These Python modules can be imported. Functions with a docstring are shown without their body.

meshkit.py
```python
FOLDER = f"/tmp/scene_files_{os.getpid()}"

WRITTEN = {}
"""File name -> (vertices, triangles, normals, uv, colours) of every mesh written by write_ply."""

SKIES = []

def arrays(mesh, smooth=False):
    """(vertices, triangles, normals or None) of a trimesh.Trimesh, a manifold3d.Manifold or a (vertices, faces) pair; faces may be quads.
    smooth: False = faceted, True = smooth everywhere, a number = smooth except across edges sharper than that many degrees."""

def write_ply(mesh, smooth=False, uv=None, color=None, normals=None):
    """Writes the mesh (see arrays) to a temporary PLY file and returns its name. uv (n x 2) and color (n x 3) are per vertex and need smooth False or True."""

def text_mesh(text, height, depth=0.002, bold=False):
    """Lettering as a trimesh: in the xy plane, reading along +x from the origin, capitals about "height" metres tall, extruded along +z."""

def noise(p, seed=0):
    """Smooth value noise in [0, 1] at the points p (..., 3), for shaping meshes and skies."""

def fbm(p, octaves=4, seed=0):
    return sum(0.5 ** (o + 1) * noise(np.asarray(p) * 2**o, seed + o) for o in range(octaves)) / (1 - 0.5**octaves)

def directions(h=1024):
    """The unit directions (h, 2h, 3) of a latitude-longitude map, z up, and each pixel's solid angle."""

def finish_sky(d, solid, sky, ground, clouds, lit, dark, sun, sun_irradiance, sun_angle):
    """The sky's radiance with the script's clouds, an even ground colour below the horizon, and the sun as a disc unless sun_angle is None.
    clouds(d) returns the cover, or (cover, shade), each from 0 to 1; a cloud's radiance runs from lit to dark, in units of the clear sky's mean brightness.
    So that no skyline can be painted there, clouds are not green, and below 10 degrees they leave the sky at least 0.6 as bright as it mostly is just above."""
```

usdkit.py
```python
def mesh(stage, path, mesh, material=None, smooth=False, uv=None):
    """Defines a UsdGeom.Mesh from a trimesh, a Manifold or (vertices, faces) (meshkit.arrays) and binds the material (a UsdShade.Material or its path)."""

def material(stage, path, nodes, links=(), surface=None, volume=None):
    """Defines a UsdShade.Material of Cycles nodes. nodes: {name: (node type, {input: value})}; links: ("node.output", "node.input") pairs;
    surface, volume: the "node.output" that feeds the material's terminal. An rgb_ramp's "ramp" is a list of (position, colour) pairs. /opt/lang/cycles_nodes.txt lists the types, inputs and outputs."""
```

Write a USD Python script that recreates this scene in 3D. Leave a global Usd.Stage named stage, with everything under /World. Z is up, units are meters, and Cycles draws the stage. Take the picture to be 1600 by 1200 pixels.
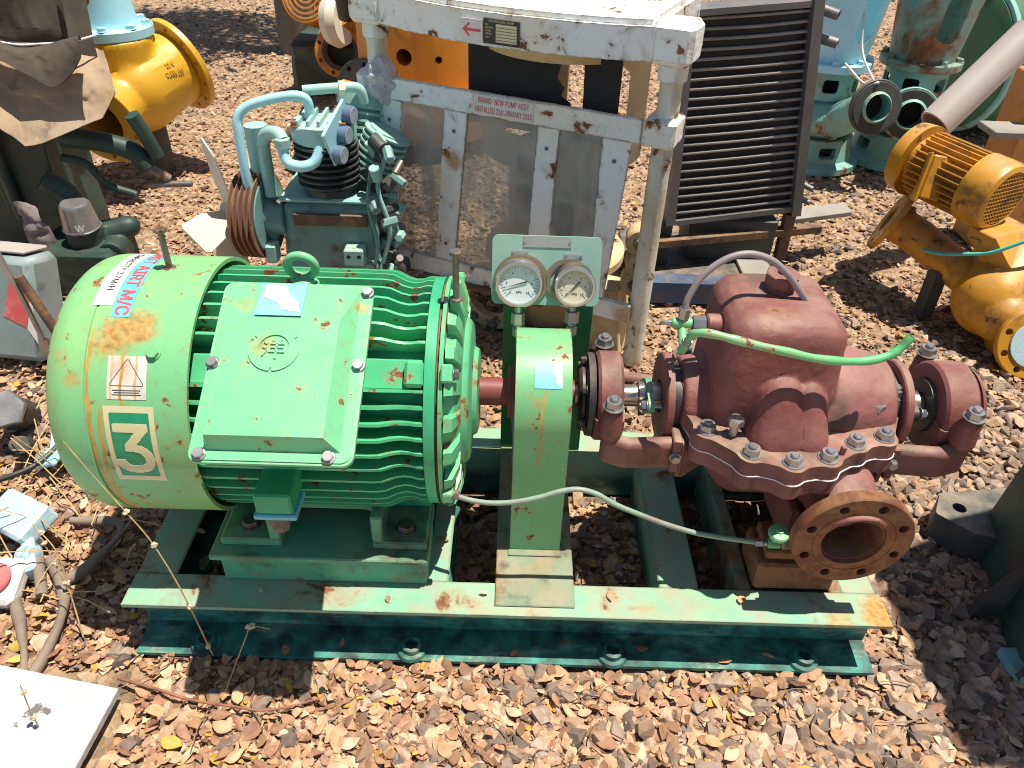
import math, random
import numpy as np, trimesh, manifold3d as m3
import shapely.geometry as sg
from shapely import affinity
from pxr import Usd, UsdGeom, UsdLux, UsdShade, Gf, Sdf, Vt
import usdkit, meshkit

PI = math.pi
rng = np.random.default_rng(7)
random.seed(7)
stage = Usd.Stage.CreateInMemory()
UsdGeom.SetStageUpAxis(stage, 'Z')
UsdGeom.SetStageMetersPerUnit(stage, 1.0)
UsdGeom.Xform.Define(stage, '/World')
UsdGeom.Scope.Define(stage, '/World/Looks')

# ---------------------------------------------------------------- camera
CAM = np.array([-0.010, -1.0, 1.5])
PITCH, ROLL, YAW = math.radians(36.7), math.radians(1.9), math.radians(0.3)
def camera_axes():
    f = np.array([0, math.cos(PITCH), -math.sin(PITCH)]); up = np.array([0, math.sin(PITCH), math.cos(PITCH)]); r = np.array([1., 0, 0])
    r2 = r*math.cos(ROLL)+up*math.sin(ROLL); u2 = up*math.cos(ROLL)-r*math.sin(ROLL)
    c, s = math.cos(-YAW), math.sin(-YAW); R = np.array([[c, -s, 0], [s, c, 0], [0, 0, 1]])
    return R@r2, R@u2, R@f
RIGHT, UP, FWD = camera_axes()
cam = UsdGeom.Camera.Define(stage, '/World/camera')
M = Gf.Matrix4d(*[float(v) for row in ([*RIGHT, 0], [*UP, 0], [*(-FWD), 0], [*CAM, 1]) for v in row])
cam.AddTransformOp().Set(M)
cam.CreateHorizontalApertureAttr(36.0)
cam.CreateVerticalApertureAttr(27.0)
cam.CreateFocalLengthAttr(36.0*1209/1600)
cam.CreateClippingRangeAttr(Gf.Vec2f(0.05, 500))
cam.CreateFStopAttr(0.0)
EXPOSURE = 0.66
cam.CreateExposureAttr(EXPOSURE)

# ---------------------------------------------------------------- sky and sun
TO_SUN = np.array([0.236, 0.0, 1.0]); TO_SUN /= np.linalg.norm(TO_SUN)
sun = UsdLux.DistantLight.Define(stage, '/World/sun')
sun.CreateNormalizeAttr(True) if hasattr(sun, 'CreateNormalizeAttr') else None
sun.CreateIntensityAttr(1.25)
sun.CreateAngleAttr(0.5)
sun.CreateColorAttr(Gf.Vec3f(1.0, 0.93, 0.82))
def frame_from_z(z):
    z = np.asarray(z, float); z = z/np.linalg.norm(z)
    a = np.array([0, 0, 1.]) if abs(z[2]) < .9 else np.array([1., 0, 0])
    x = np.cross(a, z); x /= np.linalg.norm(x)
    return x, np.cross(z, x), z
sx_, sy_, sz_ = frame_from_z(TO_SUN)
sun.AddTransformOp().Set(Gf.Matrix4d(*[float(v) for row in ([*sx_, 0], [*sy_, 0], [*sz_, 0], [0, 0, 8, 1]) for v in row]))
dome = UsdLux.DomeLight.Define(stage, '/World/sky')
dome.CreateIntensityAttr(1.0)
sky_mat = usdkit.material(stage, '/World/Looks/sky', {
    's': ('sky_texture', {'sky_type': 'single_scattering', 'sun_disc': False, 'sun_elevation': math.asin(TO_SUN[2]), 'sun_rotation': math.atan2(TO_SUN[0], TO_SUN[1]), 'altitude': 100.0, 'air_density': 1.0, 'aerosol_density': 1.0, 'ozone_density': 1.0}),
    'b': ('background_shader', {'strength': 0.064})}, [('s.color', 'b.color')], surface='b.background')
UsdShade.MaterialBindingAPI.Apply(dome.GetPrim()).Bind(sky_mat)

# ---------------------------------------------------------------- helpers: scene tree
_used = {}
def numbered(parent, name):
    k = _used.get((parent, name), 0); _used[(parent, name)] = k+1
    return f'{parent}/{name}' if k == 0 else f'{parent}/{name}_{k:03d}'
def tag(p, label=None, cat=None, group=None, kind=None):
    for k, v in (('label', label), ('category', cat), ('group', group), ('kind', kind)):
        if v: p.SetCustomDataByKey(k, v)
    return p
_base = {}
def thing(name, label, cat, base=(0, 0, 0), group=None):
    path = numbered('/World', name)
    x = UsdGeom.Xform.Define(stage, path); x.AddTranslateOp().Set(Gf.Vec3d(*map(float, base)))
    _base[path] = np.array(base, float)
    tag(x.GetPrim(), label, cat, group)
    return path
def part(parent, name, mesh, mat, smooth=35, label=None, kind=None):
    """one Mesh prim under a thing or under one of its parts; mesh is in world coordinates."""
    top = '/'.join(parent.split('/')[:3])
    path = numbered(parent, name)
    if hasattr(mesh, 'to_mesh'): mesh = tm(mesh)
    if isinstance(mesh, (list, tuple)): mesh = cat(*mesh)
    m = mesh.copy(); m.apply_translation(-_base.get(top, np.zeros(3)))
    p = usdkit.mesh(stage, path, m, mat, smooth=smooth).GetPrim()
    tag(p, label=label, kind=kind)
    return path
def single(name, label, cat, mesh, mat, base=None, smooth=35, group=None, kind=None):
    """a thing that is one mesh"""
    path = numbered('/World', name)
    if isinstance(mesh, (list, tuple)): mesh = globals()['cat'](*mesh)
    m = mesh.copy()
    b = np.array(base if base is not None else [m.bounds[:, 0].mean(), m.bounds[:, 1].mean(), m.bounds[0, 2]])
    m.apply_translation(-b)
    p = usdkit.mesh(stage, path, m, mat, smooth=smooth)
    UsdGeom.Xformable(p).AddTranslateOp().Set(Gf.Vec3d(*map(float, b)))
    _base[path] = b
    tag(p.GetPrim(), label, cat, group, kind)
    return path

# ---------------------------------------------------------------- helpers: shapes (world coordinates)
def A(*v): return np.array(v, float)
def unit(v): v = np.asarray(v, float); return v/np.linalg.norm(v)
def cat(*ms): return trimesh.util.concatenate([m for m in ms if m is not None])
def tm(man):
    m = man.to_mesh(); return trimesh.Trimesh(np.array(m.vert_properties[:, :3], float), np.array(m.tri_verts), process=False)
def man(t):
    t = trimesh.Trimesh(t.vertices, t.faces, process=True); t.merge_vertices()
    return m3.Manifold(m3.Mesh(np.asarray(t.vertices, np.float32), np.asarray(t.faces, np.uint32)))
def hull(pts): return trimesh.convex.convex_hull(np.asarray(pts, float))
def bx(x0, x1, y0, y1, z0, z1, b=0.003):
    """chamfered box"""
    lo, hi = A(min(x0, x1), min(y0, y1), min(z0, z1)), A(max(x0, x1), max(y0, y1), max(z0, z1))
    if b <= 0: return trimesh.creation.box(bounds=[lo, hi])
    b = min(b, .45*(hi-lo).min()); pts = []
    for k in range(3):
        l, h = lo+b, hi-b; l[k], h[k] = lo[k], hi[k]
        pts += [[(l, h)[i][0], (l, h)[j][1], (l, h)[q][2]] for i in (0, 1) for j in (0, 1) for q in (0, 1)]
    return hull(pts)
def obox(c, ex, ey, ez, size, b=0.003):
    """chamfered box with its own axes"""
    s = np.asarray(size)/2; m = bx(-s[0], s[0], -s[1], s[1], -s[2], s[2], b)
    m.vertices = m.vertices@np.array([ex, ey, ez])+np.asarray(c); return m
def axes_from(ax, up=(0, 0, 1)):
    z = unit(ax); u = np.asarray(up, float)
    if abs(z@u) > .98: u = A(1, 0, 0)
    x = unit(np.cross(u, z)); return x, np.cross(z, x), z
def lathe(prof, p0, ax, n=32, up=(0, 0, 1), arc=None):
    """revolve (axial, radius) points about the axis through p0; profile ends on the axis or closes by itself"""
    x, y, z = axes_from(ax, up); prof = np.asarray(prof, float); k = len(prof)
    full = arc is None; a = np.linspace(0, 2*PI, n, endpoint=False) if full else np.linspace(arc[0], arc[1], n)
    v = (np.asarray(p0)[None, None]+prof[None, :, :1]*z+prof[None, :, 1:]*(np.cos(a)[:, None, None]*x+np.sin(a)[:, None, None]*y)).reshape(-1, 3)
    f = []
    for i in range(n if full else n-1):
        j = (i+1) % n
        for q in range(k-1):
            f += [[i*k+q, j*k+q, j*k+q+1], [i*k+q, j*k+q+1, i*k+q+1]]
    m = trimesh.Trimesh(v, f, process=False); m.merge_vertices(); m.update_faces(m.nondegenerate_faces())
    if full and m.is_watertight and m.volume < 0: m.invert()
    return m
def cyl(p0, p1, r, n=24, c=0.0015, r2=None):
    p0, p1 = np.asarray(p0, float), np.asarray(p1, float); L = np.linalg.norm(p1-p0); r2 = r if r2 is None else r2
    c = min(c, .4*L, .4*min(r, r2))
    return lathe([(0, 0), (0, r-c), (c, r), (L-c, r2), (L, r2-c), (L, 0)], p0, p1-p0, n)
def pipe(p0, p1, ro, ri, n=28, c=0.0015):
    p0, p1 = np.asarray(p0, float), np.asarray(p1, float); L = np.linalg.norm(p1-p0)
    return lathe([(0, ri), (0, ro-c), (c, ro), (L-c, ro), (L, ro-c), (L, ri), (0, ri)], p0, p1-p0, n)
def spline(pts, n=8):
    p = np.asarray(pts, float); p = np.vstack([2*p[0]-p[1], p, 2*p[-1]-p[-2]]); out = []
    for i in range(1, len(p)-2):
        for t in np.linspace(0, 1, n, endpoint=False):
            a, b, c, d = p[i-1:i+3]
            out.append(.5*(2*b+(c-a)*t+(2*a-5*b+4*c-d)*t*t+(3*b-a-3*c+d)*t**3))
    return np.array(out+[p[-2]])
def tube(pts, r, n=10, closed=False):
    p = np.asarray(pts, float); r = np.broadcast_to(np.asarray(r, float), (len(p),)); k = len(p)
    t = np.gradient(p, axis=0) if not closed else np.roll(p, -1, 0)-np.roll(p, 1, 0)
    t /= np.linalg.norm(t, axis=1, keepdims=True)
    u = axes_from(t[0])[0]; v = []
    for i in range(k):
        u = unit(u-t[i]*(u@t[i])); w = np.cross(t[i], u); a = np.arange(n)/n*2*PI
        v.append(p[i]+r[i]*(np.cos(a)[:, None]*u+np.sin(a)[:, None]*w))
    v = np.vstack(v); f = []
    for i in range(k if closed else k-1):
        for q in range(n):
            a, b, c, d = i*n+q, i*n+(q+1) % n, ((i+1) % k)*n+(q+1) % n, ((i+1) % k)*n+q
            f += [[a, b, c], [a, c, d]]
    if not closed:
        v = np.vstack([v, p[:1], p[-1:]])
        for q in range(n): f += [[k*n, (q+1) % n, q], [k*n+1, (k-1)*n+q, (k-1)*n+(q+1) % n]]
    m = trimesh.Trimesh(v, f, process=False)
    return m
def torus(c, ax, R, r, n=36, m=12):
    x, y, z = axes_from(ax); a = np.linspace(0, 2*PI, n, endpoint=False)
    return tube(np.asarray(c)+R*(np.cos(a)[:, None]*x+np.sin(a)[:, None]*y), r, m, closed=True)
def extr(poly, h, o, u, v):
    """extrude a shapely polygon in the plane (o; u, v) along u x v"""
    u, v = unit(u), unit(v); w = np.cross(u, v); out = []
    for g in getattr(poly, 'geoms', [poly]):
        m = trimesh.creation.extrude_polygon(g, h, engine='earcut')
        m.vertices = np.asarray(o)+m.vertices@np.array([u, v, w]); out.append(m)
    return cat(*out)
def rrect(w, h, r, n=6): return sg.box(-w/2+r, -h/2+r, w/2-r, h/2-r).buffer(r, quad_segs=n)
def circle(x, y, r, n=12): return sg.Point(x, y).buffer(r, quad_segs=n)
def hexbolt(p, ax, r=.013, h=.01, washer=True, stud=0., rot=0.):
    """hexagonal head with chamfered crown on a washer, r across the corners"""
    p, z = np.asarray(p, float), unit(ax); x, y, _ = axes_from(z); out = []
    a = np.arange(6)/6*2*PI+rot
    def ring(rr, t, k=a): return p+t*z+rr*(np.cos(k)[:, None]*x+np.sin(k)[:, None]*y)
    t0 = .0
    if washer: out.append(cyl(p, p+z*.0025, r*1.22, 18, .0006)); t0 = .0025
    b = np.arange(18)/18*2*PI
    out.append(hull(np.vstack([ring(r, t0), ring(r, t0+h*.8), ring(r*.86, t0+h, b)])))
    if stud: out.append(cyl(p+z*(t0+h), p+z*(t0+h+stud), r*.5, 12))
    return cat(*out)
def hullballs(balls, n=2):
    pts = []
    for c, r in balls:
        s = trimesh.creation.icosphere(n, r); pts.append(s.vertices+np.asarray(c))
    return hull(np.vstack(pts))
def blend(ms, edge=.01, it=12, lamb=.5):
    """boolean union of closed meshes, refined and smoothed into one casting"""
    u = man(ms[0])
    for m in ms[1:]: u = u+man(m)
    t = tm(u.refine_to_length(edge)); t.merge_vertices()
    trimesh.smoothing.filter_taubin(t, lamb=lamb, nu=lamb+.02, iterations=it)
    return t
def text(s, h, depth=.0006, bold=False):
    m = meshkit.text_mesh(s, h, depth, bold); m.merge_vertices(); return m
def text_on(s, h, o, u, v, width=None, depth=.0006, bold=False, centre=True):
    """flat lettering on the plane (o; u, v); width squeezes the line to that length"""
    m = text(s, h, depth, bold); b = m.bounds; sc = 1 if width is None else width/(b[1, 0]-b[0, 0])
    vv = m.vertices.copy(); vv[:, 0] = (vv[:, 0]-(b[:, 0].mean() if centre else b[0, 0]))*sc
    vv[:, 1] -= b[:, 1].mean() if centre else 0
    u, v = unit(u), unit(v); m.vertices = np.asarray(o)+vv@np.array([u, v, np.cross(u, v)]); return m
def cut(m, e):
    v, f = trimesh.remesh.subdivide_to_size(m.vertices, m.faces, e, max_iter=12)
    t = trimesh.Trimesh(v, f, process=False); t.merge_vertices(); return t
def rough(m, amp, sc, seed=0):
    m = m.copy(); m.merge_vertices(); n = m.vertex_normals
    m.vertices = m.vertices+n*((meshkit.fbm(m.vertices*sc, 3, seed)-.5)*2*amp)[:, None]; return m

# ---------------------------------------------------------------- helpers: materials
class R(str): pass
class N:
    def __init__(s, name): s.name = name
    def __getattr__(s, k): return R(f'{s.name}.{k}')
class G:
    def __init__(s): s.nodes, s.links = {}, []
    def __call__(s, kind, **kw):
        name = f'n{len(s.nodes)}_{kind}'; ins = {}
        for k, v in kw.items():
            if isinstance(v, R): s.links.append((str(v), f'{name}.{k}'))
            else: ins[k] = v
        s.nodes[name] = (kind, ins); return N(name)
    def ramp(s, fac, stops, interp=True): return s('rgb_ramp', fac=fac, ramp=stops, interpolate=interp).color
    def math(s, t, a, b=0.5, c=0., clamp=False): return s('math', math_type=t, value1=a, value2=b, value3=c, use_clamp=clamp).value
    def mix(s, fac, a, b, t='mix'): return s('mix', mix_type=t, fac=fac, color1=a, color2=b).color
    def noise(s, vec, scale, detail=5., rough=.55, dist=0.): return s('noise_texture', vector=vec, scale=float(scale), detail=float(detail), roughness=rough, distortion=float(dist)).fac
    def step(s, fac, lo, hi): return s('map_range', range_type='smoothstep', value=fac, from_min=lo, from_max=hi, to_min=0., to_max=1., clamp=True).result
    def make(s, name, surf): return usdkit.material(stage, f'/World/Looks/{name}', s.nodes, s.links, surface=str(surf))
def mul(c, k): return tuple(float(min(1, x*k)) for x in c)
RUST = [(0, (.05, .02, .012)), (.45, (.16, .06, .025)), (.75, (.33, .14, .045)), (1, (.5, .26, .08))]
DIRT = (.075, .058, .042)
DUST = (.36, .27, .19)
_seed = [0]
def paint(name, col, rgh=.42, var=.14, rust=None, rs=16., dirt=None, ds=11., dust=None, metallic=0., bump=.25, bs=90., hue=None, extra=None, spec=.5, fade=None, edge=None):
    """old paint: uneven tone, dirt, rust chips (rust=(lo, hi) noise thresholds), dust lying on upward faces"""
    g = G(); _seed[0] += 1
    geo = g('geometry'); off = g('mapping', vector=geo.position, location=(_seed[0]*3.7, _seed[0]*1.3, _seed[0]*2.1)); pos = off.vector
    big = g.noise(pos, 5, 6, .6); fine = g.noise(pos, 70, 4)
    c = g.ramp(big, [(.25, mul(col, 1-var*1.6)), (.5, col), (.75, mul(col, 1+var))])
    if hue: c = g.mix(g.step(g.noise(pos, 3.3, 4), .42, .68), c, hue)
    c = g.mix(g.math('multiply', g.step(fine, .5, .8), .35), c, mul(col, .7))
    rr = g.math('multiply_add', g.noise(pos, 25, 5), .3, rgh-.15)
    geo_n = g('separate_xyz', vector=geo.normal)
    if fade: c = g.mix(g.math('multiply', g.step(g.noise(pos, 9, 6, .65), .45, .7), fade[1]), c, fade[0])
    if dust: c = g.mix(g.math('multiply', g.math('multiply', g.step(geo_n.z, .35, .95), g.step(g.noise(pos, 13, 6, .6), .3, .72)), dust), c, DUST)
    if dirt: c = g.mix(g.math('multiply', g.step(g.noise(pos, ds, 8, .66), *dirt), .85), c, DIRT)
    h = fine
    if rust:
        rn = g.noise(pos, rs, 9, .62, .4); rm = g.step(rn, *rust)
        halo = g.step(rn, rust[0]-.09, rust[0]+.02)
        c = g.mix(g.math('multiply', halo, .35), c, mul((.33, .2, .08), 1.))
        c = g.mix(rm, c, g.ramp(g.noise(pos, rs*5, 5), RUST)); rr = g.math('maximum', rr, g.math('multiply', rm, .85))
        h = g.math('subtract', h, g.math('multiply', rm, .8))
    if edge:   # paint worn through on the edges
        bv = g('bevel', samples=3, radius=edge[1])
        e = g.math('subtract', 1., g('vector_math', math_type='dot_product', vector1=bv.bevel, vector2=geo.normal).value)
        m = g.math('multiply', g.step(e, .03, .14), g.step(g.noise(pos, 38, 6, .65), edge[0], edge[0]+.1))
        c = g.mix(m, c, edge[2] if len(edge) > 2 else (.17, .075, .035))
    if extra: c, h = extra(g, geo.position, c, h)
    b = g('bump', height=h, strength=bump, distance=.0015)
    p = g('principled_bsdf', base_color=c, roughness=rr, metallic=metallic, normal=b.normal, specular_ior_level=spec)
    return g.make(name, p.BSDF)
def plain(name, col, rgh=.5, metallic=0., var=.15, sc=40.):
    g = G(); pos = g('geometry').position
    c = g.ramp(g.noise(pos, sc, 4), [(.3, mul(col, 1-var)), (.7, mul(col, 1+var))])
    return g.make(name, g('principled_bsdf', base_color=c, roughness=rgh, metallic=metallic).BSDF)
def blob(g, pos, c, r, ns=25., amp=.5, soft=.3):
    """soft-edged irregular patch mask round a point"""
    d = g('vector_math', vector_math_type='distance', vector1=pos, vector2=c).value
    return d

# ---------------------------------------------------------------- ground: soil sheet, gravel, leaf litter
def soil_z(x, y):
    p = np.stack([x, y, 0*x], -1)
    return (meshkit.fbm(p*2.1, 3, 3)-.5)*.05*np.clip((np.hypot(x, y)-0.2)/2, .25, 1)+(meshkit.fbm(p*14, 2, 5)-.5)*.018-.012
def axis_line(lo, hi, step, far, grow=1.16):
    a = list(np.arange(lo, hi+1e-6, step)); s = step
    while a[-1] < far: s *= grow; a.append(a[-1]+s)
    s = step
    while a[0] > -far: s *= grow; a.insert(0, a[0]-s)
    return np.array(a)
gx, gy = axis_line(-2.4, 2.6, .035, 70), axis_line(-.6, 4.0, .035, 75)
X, Y = np.meshgrid(gx, gy, indexing='ij')
V = np.stack([X, Y, soil_z(X, Y)], -1).reshape(-1, 3)
ny = len(gy); ii, jj = np.meshgrid(np.arange(len(gx)-1), np.arange(ny-1), indexing='ij'); q = (ii*ny+jj).ravel()
F = np.vstack([np.stack([q, q+ny, q+ny+1], 1), np.stack([q, q+ny+1, q+1], 1)])
g = G(); pos = g('geometry').position
vor = g('voronoi_texture', vector=pos, scale=38.0, randomness=1.0)
c = g.ramp(g.noise(pos, 7, 8, .65), [(.3, (.20, .135, .085)), (.5, (.33, .225, .14)), (.7, (.46, .33, .21))])
c = g.mix(.6, c, g.ramp(g('separate_color', color=vor.color).r, [(0, (.14, .09, .06)), (.4, (.32, .21, .13)), (.75, (.46, .31, .19)), (1, (.52, .40, .28))]))
bmp = g('bump', height=g.math('add', g.noise(pos, 45, 6, .6), g.math('multiply', vor.distance, 1.2)), strength=.9, distance=.02)
SOIL = g.make('soil', g('principled_bsdf', base_color=c, roughness=.95, normal=bmp.normal, specular_ior_level=.2).BSDF)
ground = UsdGeom.Xform.Define(stage, '/World/ground').GetPath().pathString
tag(stage.GetPrimAtPath(ground), 'sunlit yard ground of tan soil, grey gravel and dry leaf litter', None, kind='structure')
part(ground, 'soil', trimesh.Trimesh(V, F, process=False), SOIL, smooth=True)

def varied(name, stops, rgh, trans=0., sc=60., bmp_s=.3):
    g = G(); pos = g('texture_coordinate').object; r = g('object_info').random; wp = g('geometry').position
    isl = g('white_noise_texture', dimensions='3D', vector=g('vector_math', math_type='snap', vector1=g('object_info').location, vector2=(.003, .003, .003)).vector).value
    c = g.ramp(isl, stops, True)
    c = g.mix(g.math('multiply', g.step(g.noise(wp, sc, 5, .6), .4, .7), .55), c, g.mix(1., c, (.5, .42, .36), 'multiply'))
    b = g('bump', height=g.noise(wp, sc*3, 4), strength=bmp_s, distance=.002)
    p = g('principled_bsdf', base_color=c, roughness=rgh, normal=b.normal, specular_ior_level=.3).BSDF
    if trans:
        p = g('mix_closure', fac=trans, closure1=p, closure2=g('translucent_bsdf', color=c).BSDF).closure
    return g.make(name, p)
STONES = [varied('stone_grey', [(0, (.12, .09, .075)), (.3, (.21, .155, .12)), (.6, (.30, .22, .165)), (.85, (.37, .275, .21)), (1, (.44, .34, .27))], .9),
          varied('stone_tan', [(0, (.24, .155, .10)), (.4, (.38, .25, .165)), (.8, (.48, .33, .22)), (1, (.54, .40, .29))], .9)]
LEAVES = [varied('leaf_tan', [(0, (.28, .16, .09)), (.25, (.44, .255, .135)), (.6, (.57, .36, .20)), (.85, (.63, .45, .28)), (1, (.67, .53, .37))], .6, .18),
          varied('leaf_brown', [(0, (.17, .09, .055)), (.4, (.34, .18, .11)), (.75, (.46, .26, .16)), (1, (.54, .34, .22))], .65, .12),
          varied('leaf_yellow', [(0, (.52, .29, .03)), (.5, (.62, .40, .06)), (1, (.60, .46, .12))], .55, .22)]
def stone_mesh(k):
    r = np.random.default_rng(100+k)
    p = r.normal(size=(14, 3)); p /= np.linalg.norm(p, axis=1, keepdims=True); p *= r.uniform(.75, 1.1, (14, 1))
    p *= A(1, r.uniform(.6, .95), r.uniform(.38, .65))
    m = hull(p*.5); return m
def leaf_mesh(k):
    r = np.random.default_rng(200+k); n = 7
    t = np.linspace(0, 1, n); wdt = np.sin(PI*t**.85)**.8*r.uniform(.14, .33); curl = r.uniform(.2, 1.1)*r.choice([-1, 1]); bend = r.uniform(-.35, .5); twist = r.uniform(-.7, .7)
    v = []
    for i in range(n):
        for s in (-1, 0, 1):
            x, y = t[i]-.5, s*wdt[i]; z = curl*y*y*2+.05*abs(s)*-1+bend*(x*x)*1.0+twist*x*y+r.normal()*.012
            v.append((x, y+.06*math.sin(3*t[i]+k), z))
    f = []
    for i in range(n-1):
        for s in (0, 1):
            a = i*3+s; f += [[a, a+3, a+4], [a, a+4, a+1]]
    m = trimesh.Trimesh(v, f, process=False); m.merge_vertices(); m.vertices -= [0, 0, m.bounds[0, 2]]; return m
def crumb_mesh(k):
    r = np.random.default_rng(300+k); n = r.integers(5, 8); a = np.sort(r.random(n))*2*PI; rr = r.uniform(.15, .42, n)
    v = np.vstack([[0, 0, r.uniform(-.08, .12)], np.stack([rr*np.cos(a), rr*np.sin(a)*.8, r.normal(0, .05, n)], 1)]); f = [[0, i+1, (i+1) % n+1] for i in range(n)]
    m = trimesh.Trimesh(v, f, process=False); m.vertices -= [0, 0, m.bounds[0, 2]]; return m
NS, NL = 10, 9
SM, LM = [stone_mesh(k) for k in range(NS)], [leaf_mesh(k) for k in range(NL)]+[crumb_mesh(k) for k in range(5)]
def scatter(n, seed, near):
    """positions in the ground the camera sees; density falls off with distance"""
    r = np.random.default_rng(seed); y = -.5+9.3*r.random(n*3)**near; w = 1.25+.66*(y+.5)
    x = (r.random(n*3)*2-1)*w; return x[:n], y[:n], r
def leafiness(x, y):
    n = meshkit.fbm(np.stack([x*1.3, y*1.3, 0*x], -1), 3, 9)-.5
    return np.clip(.62-.42*np.clip((x-.15)/.9, -1, 1)*np.exp(-np.clip(y, 0, 9)*.25)+n*1.5+.12*(y > 2.5), .06, .96)
def quat(yaw, pitch, roll):
    cy, sy, cp, sp, cr, sr = np.cos(yaw/2), np.sin(yaw/2), np.cos(pitch/2), np.sin(pitch/2), np.cos(roll/2), np.sin(roll/2)
    return np.stack([cr*cp*cy+sr*sp*sy, sr*cp*cy-cr*sp*sy, cr*sp*cy+sr*cp*sy, cr*cp*sy-sr*sp*cy], -1)
def qmat(q):
    w, x, y, z = q
    return np.array([[1-2*(y*y+z*z), 2*(x*y-z*w), 2*(x*z+y*w)], [2*(x*y+z*w), 1-2*(x*x+z*z), 2*(y*z-x*w)], [2*(x*z-y*w), 2*(y*z+x*w), 1-2*(x*x+y*y)]])
def seen(x, y, z):
    d = np.stack([x, y, z], -1)-CAM; w = d@FWD; return 800+1209*(d@RIGHT)/w, 600-1209*(d@UP)/w, w
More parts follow.
